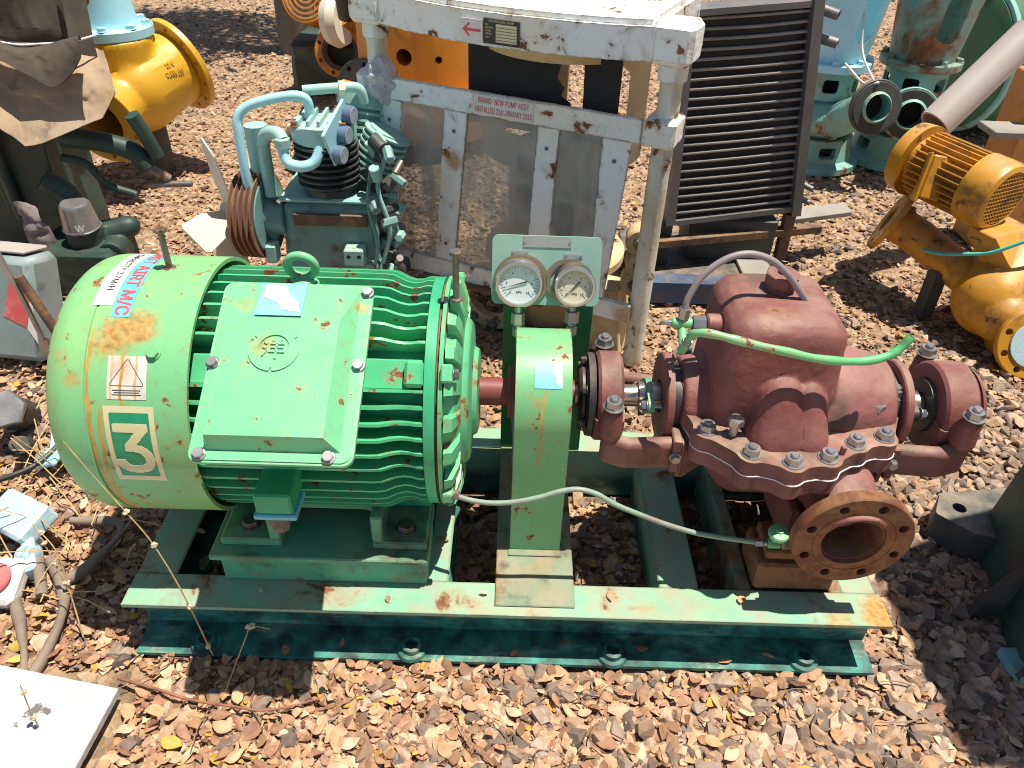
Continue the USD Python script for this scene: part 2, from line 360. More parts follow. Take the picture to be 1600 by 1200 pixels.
def litter(name, meshes, mats, n, seed, size, keep, tilt, lift, near=1.9, solo=280, weights=None, label=''):
    x, y, r = scatter(n, seed, near); L = leafiness(x, y); ok = r.random(len(x)) < (L if keep == 'leaf' else 1.08-L)
    ok &= ~((x < -.77) & (y < -.05)) & ~((np.abs(x) < .795) & (y > -.02) & (y < .10)) & ~((np.abs(x) < .79) & (y > .5) & (y < .61)); x, y = x[ok], y[ok]; k = len(x)
    s = size*np.clip(np.exp(r.normal(0, .42, k)), .35, 1.9); s *= np.where(y > 1.2, .82, 1)
    z = soil_z(x, y)+lift*s*r.random(k)
    q = quat(r.random(k)*2*PI, r.normal(0, tilt, k), r.normal(0, tilt, k)); which = r.integers(0, len(meshes), k)
    mat = r.choice(len(mats), k, p=weights)
    px, py, w = seen(x, y, z)
    under = (np.abs(x) < .83) & (y > -.05) & (y < .62)
    vis = (px > 0) & (px < 1600) & (py > 0) & (py < 1200) & ~under & ~((x < -.77) & (y < -.04))
    order = np.argsort(-(s/w*vis))[:solo]
    for i in order:
        m = meshes[which[i]].copy(); m.vertices = (m.vertices*s[i])@qmat(q[i]).T+A(x[i], y[i], z[i])
        # a mesh of its own, placed by its own transform so that its colour can vary
        path = numbered(ground, name); m.vertices -= A(x[i], y[i], z[i])
        p = usdkit.mesh(stage, path, m, mats[mat[i]], smooth=(False if keep != 'leaf' else True))
        UsdGeom.Xformable(p).AddTranslateOp().Set(Gf.Vec3d(float(x[i]), float(y[i]), float(z[i])))
    rest = np.setdiff1d(np.arange(k), order)
    pi = UsdGeom.PointInstancer.Define(stage, f'/World/{label[0]}')
    tag(pi.GetPrim(), label[1], label[2], kind='stuff')
    protos = []
    for a in range(len(meshes)):
        for b in range(len(mats)):
            p = usdkit.mesh(stage, f'/World/{label[0]}/{name}_{a*len(mats)+b+1:03d}', meshes[a], mats[b], smooth=(False if keep != 'leaf' else True)); protos.append(p.GetPath())
    pi.CreatePrototypesRel().SetTargets(protos)
    pi.CreateProtoIndicesAttr(Vt.IntArray.FromNumpy((which[rest]*len(mats)+mat[rest]).astype(np.int32)))
    pi.CreatePositionsAttr(Vt.Vec3fArray.FromNumpy(np.stack([x, y, z], -1)[rest].astype(np.float32)))
    pi.CreateScalesAttr(Vt.Vec3fArray.FromNumpy(np.repeat(s[rest, None], 3, 1).astype(np.float32)))
    pi.CreateOrientationsAttr(Vt.QuathArray([Gf.Quath(float(a[0]), float(a[1]), float(a[2]), float(a[3])) for a in q[rest]]))
litter('stone', SM, STONES, 95000, 11, .034, 'stone', .35, .25, weights=[.62, .38], label=('gravel', 'loose angular grey and tan gravel covering the yard', 'gravel'))
# a few leaves blown on to the base
for i, (lx, ly, lz) in enumerate([(-.52, .045, .157), (-.66, .03, .011), (-.36, .02, .011), (.02, .01, .011), (-.05, .05, .162), (.06, .22, .163), (.30, .03, .011), (.48, .0, .011), (.50, .055, .157), (.37, .25, .156), (-.70, .2, .157), (.74, .3, .157), (-.15, .2, .157), (.22, .055, .157), (-.48, .0, .011), (.13, .04, .011), (.58, .02, .011), (-.25, .03, .157)]):
    r = np.random.default_rng(5000+i); sz = r.uniform(.018, .034); m = LM[i % 9].copy()
    m.vertices = (m.vertices*sz)@qmat(quat(r.random()*6.3, r.normal(0, .12), r.normal(0, .12))).T; m.vertices -= A(0, 0, m.bounds[0, 2]-.0005)
    UsdGeom.Xformable(usdkit.mesh(stage, numbered(ground, 'leaf'), m, LEAVES[i % 2], smooth=True)).AddTranslateOp().Set(Gf.Vec3d(lx, ly, lz))
litter('leaf', LM, LEAVES, 160000, 12, .0228, 'leaf', .30, .55, weights=[.56, .41, .03], label=('leaf_litter', 'dry tan and brown fallen leaves covering the yard', 'leaf litter'))

M_twigs = plain('dry_twig', (.24, .15, .09), .8, var=.4)
for i in range(34):
    r = np.random.default_rng(7000+i); x_, y_ = (r.uniform(-1.0, 1.1), r.uniform(-.26, -.03)) if i < 20 else (r.uniform(-1.3, 1.6), r.uniform(.7, 1.6))
    a_ = r.uniform(0, 6.3); l_ = r.uniform(.04, .12); d_ = A(math.cos(a_), math.sin(a_), r.normal(0, .06)); e_ = A(-d_[1], d_[0], 0)*r.normal(0, .012)
    part(ground, 'twig', tube(spline([A(x_, y_, .014)-d_*l_/2, A(x_, y_, .02)+e_, A(x_, y_, .016)+d_*l_/2], 4), np.linspace(.0017, .0009, 9), 6), M_twigs, 60)

# ---------------------------------------------------------------- materials of the pump set
AX, AZ = .31, .503                      # the common shaft line: y, z
def green_extra(blobs, drips=()):
    def f(g, pos, c, h):
        n = g.noise(pos, 28, 7, .68); n2 = g.noise(pos, 9, 3)
        sp = g('separate_xyz', vector=pos)
        for (cen, rad, strength) in blobs:
            d = g('vector_math', math_type='distance', vector1=pos, vector2=cen).value
            d = g.math('add', g.math('divide', d, rad), g.math('multiply_add', n, 1.5, -.75))
            m = g.math('multiply', g.step(g.math('subtract', 1.25, d), .1, .9), strength)
            c = g.mix(m, c, g.ramp(g.noise(pos, 90, 5), [(.25, (.19, .07, .02)), (.5, (.42, .22, .05)), (.75, (.42, .33, .12))]))
        for (x0, lean, z0, z1, wdt, s) in drips:
            xx = g.math('add', sp.x, g.math('multiply_add', g.math('subtract', sp.z, z0), -lean, g.math('multiply_add', n2, .03, -.015)))
            d = g.math('divide', g.math('absolute', g.math('subtract', xx, x0)), g.math('multiply_add', n, wdt*1.2, wdt*.4))
            m = g.math('multiply', g.step(d, 1., .5), g.math('multiply', g.step(sp.z, z1, z1+.03), g.step(sp.z, z0+.015, z0-.01)))
            yfront = g.step(sp.y, AX, AX-.03)
            m = g.math('multiply', g.math('multiply', m, yfront), s)
            c = g.mix(m, c, g.ramp(n, [(.3, (.30, .14, .02)), (.6, (.50, .28, .05))]))
        return c, h
    return f
GREEN = (.17, .50, .25)
M_fan = paint('fan_cover_green', (.21, .45, .17), .48, .10, rust=(.625, .64), rs=24, hue=(.16, .46, .21), bump=.15,
              extra=green_extra([((-.72, .155, .72), .055, .85), ((-.675, .17, .735), .04, .9), ((-.82, .11, .70), .03, .6), ((-.79, .1, .66), .02, .6)],
                                [(-.762, .0, .72, .30, .006, .85), (-.742, .05, .62, .25, .006, .8), (-.70, .0, .70, .46, .004, .8), (-.715, .02, .42, .26, .008, .5), (-.69, -.03, .40, .26, .006, .5), (-.67, .02, .38, .27, .005, .45)]))
M_motor = paint('motor_green', (.07, .44, .20), .40, .12, rust=(.61, .63), rs=26, dirt=(.66, .85), hue=(.10, .44, .21), bump=.3)
M_core = paint('motor_core_green', (.04, .36, .17), .45, .15, dirt=(.6, .8), bump=.3)
M_shield = paint('end_shield_green', (.10, .43, .21), .42, .14, rust=(.58, .64), rs=14, dirt=(.6, .8), bump=.35, edge=(.45, .004, (.34, .46, .28)))
M_box = paint('terminal_box_green', (.16, .48, .24), .40, .08, rust=(.645, .66), rs=28, hue=(.13, .46, .24), bump=.15, edge=(.45, .004, (.30, .46, .30)), extra=green_extra([((-.415, .055, .775), .024, .55), ((-.46, .125, .81), .022, .35), ((-.50, -.02, .72), .02, .3), ((-.27, .15, .80), .014, .7)]))
M_guard = paint('guard_green', (.15, .41, .18), .42, .10, rust=(.64, .66), rs=20, dirt=(.62, .80), bump=.2, edge=(.42, .004),
                extra=lambda g, pos, c, h: green_extra([((.05, .178, .575), .022, .7)], [(.062, .02, .60, .40, .004, .6)])(g, pos, c, h))
def base_wear_shade(g, pos, c, h):
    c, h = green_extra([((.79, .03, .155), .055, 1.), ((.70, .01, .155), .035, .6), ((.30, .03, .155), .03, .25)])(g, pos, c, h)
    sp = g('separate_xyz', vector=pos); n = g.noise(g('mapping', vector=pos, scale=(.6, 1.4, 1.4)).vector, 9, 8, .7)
    c = g.mix(g.math('multiply', g.step(sp.z, .10, .05), g.step(n, .30, .50)), c, g.ramp(g.noise(pos, 24, 5), [(.3, (.018, .026, .024)), (.5, (.02, .12, .095)), (.72, (.04, .25, .20))]))  # grime plus top flange shade, painted into the web and lower flange colour
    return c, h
M_base = paint('base_green', (.21, .43, .27), .55, .14, rust=(.62, .68), rs=9, edge=(.36, .006, (.19, .15, .09)), dirt=(.57, .74), ds=9, hue=(.15, .42, .30), fade=((.36, .40, .30), .5), dust=.65, bump=.3, extra=base_wear_shade)
M_foot = paint('foot_green', (.08, .33, .19), .5, .15, edge=(.40, .004, (.26, .36, .20)), rust=(.66, .72), dirt=(.52, .7), ds=9, dust=.5, bump=.3)
M_plate = paint('rusty_plate', (.17, .24, .15), .75, .25, rust=(.52, .62), rs=6, dirt=(.48, .68), dust=.6, bump=.3)
M_pump = paint('pump_primer', (.175, .054, .048), .62, .16, rust=(.69, .74), rs=10, hue=(.24, .085, .083), dust=.42, dirt=(.54, .74), ds=7, bump=.9, bs=50)
M_pumpflat = paint('pump_primer_dusty', (.14, .056, .044), .7, .2, dust=.75, dirt=(.5, .72), hue=(.24, .10, .08), bump=.4)
M_pumprust = paint('pump_rust', (.15, .048, .024), .78, .25, rust=(.50, .62), rs=11, hue=(.20, .072, .032), dirt=(.68, .85), bump=.4)
M_hubred = paint('coupling_red', (.19, .048, .04), .5, .15, dirt=(.62, .8), bump=.3)
M_steel = paint('bolt_steel', (.42, .41, .40), .36, .2, metallic=.85, rust=(.68, .73), rs=40, bump=.15)
M_oldsteel = paint('dull_steel', (.20, .19, .18), .5, .25, metallic=.7, rust=(.58, .68), rs=30, bump=.3)
M_shaft = paint('shaft_steel', (.50, .44, .36), .3, .15, metallic=.9, bump=.1)
M_black = paint('black_iron', (.022, .022, .024), .45, .3, dust=.35, bump=.3)
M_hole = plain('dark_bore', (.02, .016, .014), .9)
M_warn = paint('warning_sticker_white', (.60, .57, .50), .55, .06, dirt=(.56, .80), bump=.05, extra=green_extra([((-.70, .12, .68), .03, .5)], [(-.702, .0, .72, .50, .004, .9), (-.675, .0, .72, .56, .003, .6), (-.72, .0, .72, .56, .003, .5)]))
M_white = paint('white_print', (.66, .64, .60), .5, .05, dirt=(.66, .85), bump=.05)
M_blue = paint('sky_blue_print', (.12, .45, .60), .5, .12, hue=(.22, .52, .62), bump=.05)
M_red = plain('red_print', (.62, .08, .09), .5)
M_ink = plain('black_ink', (.05, .05, .055), .6)
M_dkgreen = plain('sign_green', (.01, .26, .12), .4)
M_cream = paint('sign_cream', (.60, .57, .34), .45, .05, bump=.05, extra=green_extra([], [(-.742, .05, .62, .25, .006, .8), (-.715, .02, .42, .26, .006, .5), (-.69, -.03, .40, .26, .005, .5)]))

# ---------------------------------------------------------------- base frame
XL, XR = -.80, .805
base = thing('base_frame', 'green steel channel base frame under the green motor and the red pump', 'base frame', (0, .3, 0))
def chan(y0, s, top=.083, low=.113):
    """channel section; s=+1 opens to the front"""
    P_ = [(0, .155), (0, .146), (.066, .144), (.066, .014), (-.014, .009), (-.014, 0), (top, 0), (top, .155)]
    return sg.Polygon([(y0+s*a, z) for a, z in P_])
front = extr(chan(0, 1), XR-XL, (XL, 0, 0), (0, 1, 0), (0, 0, 1))
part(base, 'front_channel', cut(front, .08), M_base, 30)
rear = extr(chan(.603, -1), XR-XL, (XL, 0, 0), (0, 1, 0), (0, 0, 1))
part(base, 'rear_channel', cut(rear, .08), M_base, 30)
def member(x0, x1, mat, z=.153, name='cross_member'):
    part(base, name, cat(bx(x0, x1, .0835, .5195, z-.008, z), bx(x0, x0+.007, .0835, .5195, .01, z-.0083), bx(x0+.0075, x1, .0835, .5195, .01, .017)), mat)
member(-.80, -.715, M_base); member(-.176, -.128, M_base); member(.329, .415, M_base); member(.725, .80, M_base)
member(-.025, .142, M_plate)
part(base, 'guard_plate', bx(-.026, .143, .022, .56, .1555, .160), M_plate)
for bxp in (-.655, -.205, .235, .655):
    p0 = A(bxp, .012, .010)
    boss = lathe([(0, .014), (0, .034), (.007, .031), (.008, .022), (.02, .021), (.022, .014), (0, .014)], p0, (0, 0, 1), 28)
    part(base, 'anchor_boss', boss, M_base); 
# motor pedestal: top plate on a welded channel, front and back
for y0, s in ((.062, 1), (.552, -1)):
    part(base, 'motor_pedestal', cat(bx(-.622, -.168, y0, y0+s*.17, .226, .241), bx(-.605, -.172, y0+s*.012, y0+s*.022, .1555, .2258), bx(-.605, -.172, y0+s*.14, y0+s*.15, .1555, .2258), bx(-.605, -.598, y0+s*.0225, y0+s*.1395, .1555, .2258), bx(-.179, -.172, y0+s*.0225, y0+s*.1395, .1555, .2258)), M_foot)
# pump pedestals
for x0, x1 in ((.53, .70),):
    part(base, 'pump_pedestal', bx(x0, x1, .086, .20, .1565, .235, .006), M_pumprust)
    part(base, 'pump_pedestal', bx(x0, x1, .40, .515, .1565, .235, .006), M_pumprust)
part(base, 'pump_rail', cat(bx(.70, .725, .0835, .5195, .02, .153), bx(.50, .53, .0835, .5195, .02, .153)), M_plate)

# ---------------------------------------------------------------- electric motor
motor = thing('electric_motor', 'large green finned electric motor with number 3 sticker on its fan cover', 'electric motor', (-.4, AX, .24))
O = A(0, AX, AZ); EX = A(1, 0, 0)
def onaxis(prof, n=64): return lathe(prof, O, EX, n)
rf = .266
arcp = [(-.797-.070*math.sin(t), rf-.082+.082*math.cos(t)) for t in np.linspace(0, PI/2, 9)]
fan = onaxis([(-.583, rf-.008), (-.583, rf), (-.762, rf), (-.7632, rf-.003), (-.7668, rf-.003), (-.768, rf), (-.797, rf)]+arcp+[(-.867, .06), (-.86, .06), (-.86, .18), (-.79, rf-.012), (-.583, rf-.008)], 128)
fc = part(motor, 'fan_cover', fan, M_fan, 40)
def wrap(m, x0, phi0, rr=rf, up='phi', thick=0.0006):
    """bends a flat (a, b, depth) mesh on to the motor: up='phi' reads along x; up='x' reads down the side"""
    v = m.vertices; 
    if up == 'phi': x, s = x0+v[:, 0], v[:, 1]
    else: x, s = x0+v[:, 1], -v[:, 0]
    ph = math.radians(phi0)+s/rr; r2 = rr+.0004+np.clip(v[:, 2], 0, None)
    m = m.copy(); m.vertices = np.stack([x, AX-r2*np.cos(ph), AZ+r2*np.sin(ph)], -1); return m
def flat(w, h, t=.0005, e=.012, r=.002): 
    return cut(trimesh.creation.extrude_polygon(rrect(w, h, r), t, engine='earcut'), e)
st = part(fc, 'number_sticker', wrap(flat(.090, .158), -.688, 10.2), M_cream, 40, 'number 3 sticker, green with cream border')
gf = part(fc, 'number_field', wrap(flat(.071, .134, .0009), -.688, 10.2), M_dkgreen, 40)
t3 = text('3', .098, .0006, True); t3.vertices -= [*t3.bounds[:, :2].mean(0), 0]; t3.vertices[:, 0] *= .98
t3 = cut(t3, .01); t3.vertices[:, 2] += .0009
part(fc, 'numeral_three', wrap(t3, -.688, 9.0), M_cream, 40)
part(fc, 'warning_sticker', wrap(flat(.070, .078), -.690, 38.2), M_warn, 40, 'weathered white warning sticker with a triangle')
tri = sg.Polygon([(-.027, -.012), (.027, -.012), (0, .030)]).buffer(.003); tri = tri.difference(tri.buffer(-.0011))
wt = cut(cat(*[trimesh.creation.extrude_polygon(gm, .0009, engine='earcut') for gm in [tri]]), .01)
lines = cat(*[trimesh.creation.box(bounds=[(-w/2, y, 0), (w/2, y+.0016, .0009)]) for w, y in ((.05, -.0235), (.045, -.0275), (.052, -.0315))])
part(fc, 'warning_print', wrap(cat(wt, cut(lines, .01)), -.690, 38.2), M_ink, 40)
part(fc, 'capacity_label', wrap(flat(.037, .205), -.757, 90), M_white, 40, 'long white label reading CAPACITY 37M/H')
def textline(s, h, ln, bold=False):
    m = text(s, h, .0006, bold); b = m.bounds; m.vertices[:, 0] = (m.vertices[:, 0]-b[:, 0].mean())*ln/(b[1, 0]-b[0, 0]); m.vertices[:, 1] -= b[:, 1].mean(); m = cut(m, .01); m.vertices[:, 2] += .0008; return m
part(fc, 'capacity_lettering', wrap(textline('CAPACITY 37M/H', .012, .15), -.755, 92, up='x'), M_ink, 40)
part(fc, 'name_label', wrap(flat(.034, .235), -.7195, 88), M_blue, 40, 'pale blue name strip with red capitals')
part(fc, 'name_lettering', wrap(textline('INST AIRT M/C', .023, .222, True), -.719, 87.5, up='x'), M_red, 40)
def at_phi(x, ph, r): ph = math.radians(ph); return A(x, AX-r*math.cos(ph), AZ+r*math.sin(ph))
def dir_phi(ph): ph = math.radians(ph); return A(0, -math.cos(ph), math.sin(ph))
part(fc, 'cover_screw', hexbolt(at_phi(-.646, 48, rf), dir_phi(48), .011, .007), M_fan)
def longbolt(p, L=.075):
    return cat(cyl(p, p+A(0, 0, L), .0062, 14), hull(cat(*[cyl(p+A(0, 0, L), p+A(0, 0, L+.008), .0125, 6, .001)]).vertices), cyl(p+A(0, 0, -.004), p+A(0, 0, .002), .0125, 16))
part(motor, 'upright_bolt', longbolt(at_phi(-.672, 93, rf)), M_oldsteel)
part(motor, 'upright_bolt', longbolt(at_phi(-.115, 83, .245), .092), M_oldsteel)
# stator
part(motor, 'stator_core', onaxis([(-.64, 0), (-.64, .198), (-.165, .198), (-.165, .238), (-.145, .238), (-.145, 0)]), M_core, 40)
def fin_poly(long=True):
    pts = [(-.615, .19), (-.615, .224), (-.598, .243), (-.58, .2495)]
    pts += [(-.262, .2495), (-.244, .2475), (-.222, .2365), (-.206, .2325), (-.190, .234), (-.178, .2385), (-.166, .2385), (-.166, .19)]
    return sg.Polygon(pts)
fp = fin_poly()
def fin(ph):
    d = dir_phi(ph); tdir = A(0, d[2], -d[1])
    m = extr(fp, .0056, O-np.cross(EX, d)*.0028, EX, d)
    return m
nf = 0
for i in range(48):
    ph = 36+7.5*i-360*((36+7.5*i) > 300)
    if 38 < ph < 52: continue
    if -135 < ph < -55 or 225 < ph: continue
    part(motor, 'cooling_fin', fin(ph), M_motor, 30)
# the flat pad on the side and the end ring
for ph in (44,):
    d = dir_phi(ph); w = np.cross(EX, d)
    part(motor, 'side_pad', obox(O+EX*-.184+d*.219, EX, w, d, (.036, .05, .036), .006), M_motor)
    part(motor, 'side_pad', obox(O+EX*-.385+d*.207, EX, w, d, (.43, .058, .02), .003), M_motor)
part(motor, 'rust_seam', onaxis([(-.1445, 0), (-.1445, .228), (-.139, .228), (-.139, 0)]), M_pumprust)
part(motor, 'end_shield', onaxis([(-.1385, 0), (-.1385, .24), (-.131, .241), (-.129, .215), (-.112, .205), (-.105, .185), (-.100, .155), (-.092, .15), (-.087, .142), (-.083, .095), (-.074, .09), (-.071, .08), (-.071, 0)]), M_shield, 30)
for i in range(22):
    ph = 5+i*360/22; d = dir_phi(ph); w = np.cross(EX, d)
    rib = hull(np.vstack([O+EX*x+d*r+w*s for x, r, s in [(-.1275, .17, .012), (-.1275, .17, -.012), (-.1275, .2445, .014), (-.1275, .2445, -.014), (-.112, .238, .012), (-.112, .238, -.012), (-.1005, .20, .010), (-.1005, .20, -.010), (-.1005, .17, .01), (-.1005, .17, -.01)]]))
    part(motor, 'shield_rib', rib, M_shield, 30)
for ph in (44, 134, -20):
    d = dir_phi(ph); w = np.cross(EX, d)
    part(motor, 'shield_lug', obox(O+EX*-.1225+d*.243, EX, w, d, (.022, .034, .022), .003), M_shield)
    part(motor, 'shield_bolt', hexbolt(O+EX*-.1113+d*.243, EX, .010, .008), M_oldsteel)
# eyebolt
ep = A(-.412, .31, AZ+.249)
part(motor, 'lifting_eye', cat(torus(ep+A(0, 0, .036), (0, 1, .25), .0265, .0085), lathe([(0, 0), (0, .022), (.008, .02), (.012, .012), (.016, 0)], ep, (0, 0, 1), 24)), M_box)
part(motor, 'eye_boss', cyl(ep-A(0, 0, .05), ep, .03, 24), M_motor)
# terminal box
TO, TU, TV = A(-.383, .05, .7295), A(1, 0, 0), unit(A(0, .3, .153)); TN = np.cross(TU, TV)
def tp(u, v, n=0.): return TO+TU*u+TV*v+TN*n
tb = part(motor, 'terminal_box', hull(np.vstack([tp(u, v, 0) for u in (-.118, .118) for v in (-.155, .155)]+[tp(u, v, -.17) for u in (-.09, .09) for v in (-.02, .10)])), M_motor)
pl = extr(rrect(.262, .338, .018), .009, TO, TU, TV)
pl2 = extr(rrect(.254, .330, .016), .0115, TO, TU, TV)
part(motor, 'box_cover', cat(pl, pl2), M_box, 30)
lid = hull(np.vstack([tp(u, v, .011) for u, v in ((-.106, -.148), (.110, -.148), (.110, .160), (-.106, .160))]+[tp(u, v, .042) for u, v in ((-.100, -.135), (.086, -.135), (.086, .076), (-.100, .076))]+[tp(u, v, .030) for u, v in ((-.100, .152), (.083, .152))]))
lid = cut(lid, .03)
part(motor, 'cover_lid', lid, M_box, 20)
for u, v in ((-.112, -.156), (.092, -.156), (.1205, .008), (.1205, .153), (-.1225, .006)):
    part(motor, 'cover_bolt', hexbolt(tp(u, v, .0115), TN, .0095, .007), M_steel)
# cast emblem
def lidp(u, v): return tp(u, v, .0425)
em = circle(0, 0, .042, 20).difference(circle(0, 0, .0385, 20))
for a in (PI/2*3, PI/6, PI*5/6):
    em = em.difference(sg.Polygon([(0, 0), (.06*math.cos(a-.14), .06*math.sin(a-.14)), (.06*math.cos(a+.14), .06*math.sin(a+.14))]))
inner = circle(0, 0, .025, 20)
ring2 = circle(0, 0, .042, 20).difference(inner)
for a in (PI/2*3, PI/6, PI*5/6):
    ring2 = ring2.difference(sg.Polygon([(math.cos(a)*.034, math.sin(a)*.034), (.06*math.cos(a-.16), .06*math.sin(a-.16)), (.06*math.cos(a+.16), .06*math.sin(a+.16))]))
part(motor, 'cast_emblem', extr(ring2, .0022, lidp(-.014, .020), TU, TV), M_box, 30)
def bar(x0, y0, x1, y1, w=.0035): return sg.LineString([(x0, y0), (x1, y1)]).buffer(w/2, cap_style=2)
k = .001
glyph = [bar(-17*k, 12*k, -12*k, 8*k), bar(-19*k, 3*k, -13*k, 0), bar(-18*k, -14*k, -12*k, -4*k), bar(-3*k, 17*k, 0, 12*k), bar(11*k, 17*k, 8*k, 12*k), bar(-7*k, 9*k, 16*k, 9*k), bar(-6*k, 2*k, 15*k, 2*k), bar(-9*k, -6*k, 18*k, -6*k), bar(4*k, 9*k, 4*k, -19*k)]
for gp in glyph[:]:
    pass
part(motor, 'emblem_character', cat(*[extr(gp, .0024, lidp(-.014, .020), TU, TV) for gp in glyph]), M_box, 30)
bl = part(motor, 'torn_sticker', extr(rrect(.078, .072, .001), .0006, TO+TU*-.018+TV*.118+TN*.0385, TU, unit(TV-TN*.155)), M_blue, 30, 'torn blue and white sticker at the top of the lid')
torn = sg.Polygon([(-.030, .034), (.004, .030), (.012, .010), (.030, -.008), (.036, -.028), (.004, -.024), (-.004, -.010), (-.032, .004)])
part(motor, 'torn_paper', extr(torn, .0012, TO+TU*-.018+TV*.118+TN*.039, TU, unit(TV-TN*.155)), M_white, 30)
# cable gland under the terminal box
gp0 = A(-.433, AX-.215, AZ-.005)
part(motor, 'gland_box', obox(A(-.433, .035, .470), TU, A(0, 1, 0), A(0, 0, 1), (.068, .09, .05), .004), M_core)
part(motor, 'gland_flange', bx(-.473, -.393, -.012, .06, .431, .444), M_blue)
part(motor, 'gland_plug', cat(cyl((-.433, .02, .431), (-.433, .01, .402), .02, 20), hexbolt((-.433, .01, .402), (0, -.3, -1), .017, .012, False)), M_oldsteel)
# feet
for x0, x1, xr in ((-.603, -.475, -.487), (-.285, -.172, -.273)):
    part(motor, 'foot', cat(bx(x0, x1, .092, .235, .2415, .262, .004), bx(xr-.012, xr+.012, .092, .20, .2622, .335, .004)), M_foot)
    part(motor, 'foot_bolt', hexbolt(((x0+x1)/2-.01*(x0 < -.4)+.01*(x0 > -.4), .135, .262), (0, 0, 1), .018, .013), M_oldsteel)
    part(motor, 'foot', bx(x0, x1, .385, .528, .2415, .262, .004), M_foot)
arch = sg.box(-.475, .262, -.285, .345).difference(sg.box(-.455, .2, -.305, .296).buffer(.02)).difference(sg.box(-.474, .2, -.286, .30))
arch = sg.box(-.4745, .2425, -.2855, .345).difference(sg.box(-.452, .2, -.308, .285).buffer(.02))
part(motor, 'foot_web', extr(arch, .014, (0, .16, 0), (1, 0, 0), (0, 0, 1)), M_foot)
part(motor, 'foot_web', bx(-.60, -.172, .20, .42, .262, .33), M_core)

# ---------------------------------------------------------------- shaft coupling and its guard
cpl = thing('shaft_coupling', 'dull red shaft coupling between the green motor and the coupling guard', 'coupling', (0, AX, AZ))
part(cpl, 'motor_shaft', cyl(O+EX*-.072, O+EX*.13, .03, 32), M_hubred)
part(cpl, 'coupling_hub', lathe([(-.012, .03), (-.012, .052), (-.009, .055), (.035, .055), (.035, .03)], O, EX, 40), M_hubred)
part(cpl, 'coupling_half', lathe([(.0355, .0), (.0355, .098), (.045, .10), (.085, .10), (.09, .098), (.09, 0)], O, EX, 48), M_black)
guard = thing('coupling_guard', 'tall green arched sheet metal coupling guard between motor and pump', 'guard', (.06, AX, .16))
ro, ri = .137, .1335
th = np.linspace(0, PI, 33)
prof = [(AX-ro, .1605)]+[(AX-ro*math.cos(t), AZ+ro*math.sin(t)) for t in th]+[(AX+ro, .1605), (AX+ri, .1605)]+[(AX+ri*math.cos(t), AZ+ri*math.sin(t)) for t in th]+[(AX-ri, .1605)]
gm = extr(sg.Polygon(prof), .112, (.003, 0, 0), (0, 1, 0), (0, 0, 1))
part(guard, 'guard_sheet', gm, M_guard, 25)
part(guard, 'guard_flange', bx(.0, .118, AX-ro-.018, AX-ro-.0005, .1605, .1645, .001), M_plate)
part(guard, 'guard_flange', bx(.0, .118, AX+ro+.0005, AX+ro+.02, .1605, .1645, .001), M_plate)
def gpatch(m, x0, ph0):
    v = m.vertices; ph = math.radians(ph0)+v[:, 1]/ro; r2 = ro+.0004+v[:, 2]; m = m.copy()
    m.vertices = np.stack([x0+v[:, 0], AX-r2*np.cos(ph), AZ+r2*np.sin(ph)], -1); return m
part(guard, 'blue_sticker', gpatch(flat(.055, .055), .068, 52), M_blue, 40, 'peeling blue and white sticker')
pw = trimesh.creation.extrude_polygon(sg.Polygon([(.008, .0265), (.0265, .0265), (.0265, -.024), (.014, -.015), (.016, -.004), (.006, .006)]), .0008, engine='earcut')
part(guard, 'sticker_paper', gpatch(cut(pw, .01), .068, 52), M_white, 40)

# ---------------------------------------------------------------- horizontal split-case pump
pump = thing('centrifugal_pump', 'dusty red horizontal split case centrifugal pump with a round holed outlet flange', 'pump', (.52, AX, .16))
def ballhull(pts): return hullballs(pts, 2)
tall = ballhull([((x, y, .700), .050) for x in (.452, .583) for y in (.25, .395)]+[((.440, .235, .52), .05), ((.592, .235, .52), .05), ((.440, .40, .52), .05), ((.592, .40, .52), .05), ((.443, .24, .62), .05), ((.588, .24, .62), .05)])
lobe1 = ballhull([((.515, .205, .60), .05), ((.505, .165, .515), .05), ((.53, .165, .515), .05), ((.52, .30, .62), .05)])
lobe2 = ballhull([((.565, .215, .60), .045), ((.572, .165, .515), .048), ((.57, .30, .62), .05)])
rightbarrel = lathe([(.60, 0), (.60, .128), (.66, .128), (.73, .112), (.775, .098), (.775, 0)], O, EX, 40)
leftbarrel = lathe([(.345, 0), (.345, .088), (.40, .098), (.45, .11), (.45, 0)], O, EX, 40)
upper = man(blend([tall, lobe1, lobe2, rightbarrel, leftbarrel], .009, 7))
upper = upper.trim_by_plane((0, 0, 1), .492)
casing = rough(rough(tm(upper), .0012, 90), .003, 14, 4)
part(pump, 'upper_casing', casing, M_pump, 60)
FB = [(.384, .177), (.456, .11), (.529, .087), (.601, .104), (.668, .148), (.732, .17), (.785, .274)]
FB += [(x, 2*AX-y) for x, y in FB[::-1]]; FB += [(.356, .341), (.356, .279)]
outl = sg.Polygon(FB).buffer(.020).union(sg.MultiPoint(FB).buffer(.0285)).buffer(.03).buffer(-.036).buffer(.006)
part(pump, 'split_flange', extr(outl.buffer(-.0015), .033, (0, 0, .491), (1, 0, 0), (0, 1, 0)), M_pumpflat, 30)
part(pump, 'gasket', extr(outl.buffer(.0006), .0018, (0, 0, .489), (1, 0, 0), (0, 1, 0)), M_white, 30)
part(pump, 'split_flange', extr(outl.buffer(-.001), .034, (0, 0, .4548), (1, 0, 0), (0, 1, 0)), M_pumpflat, 30)
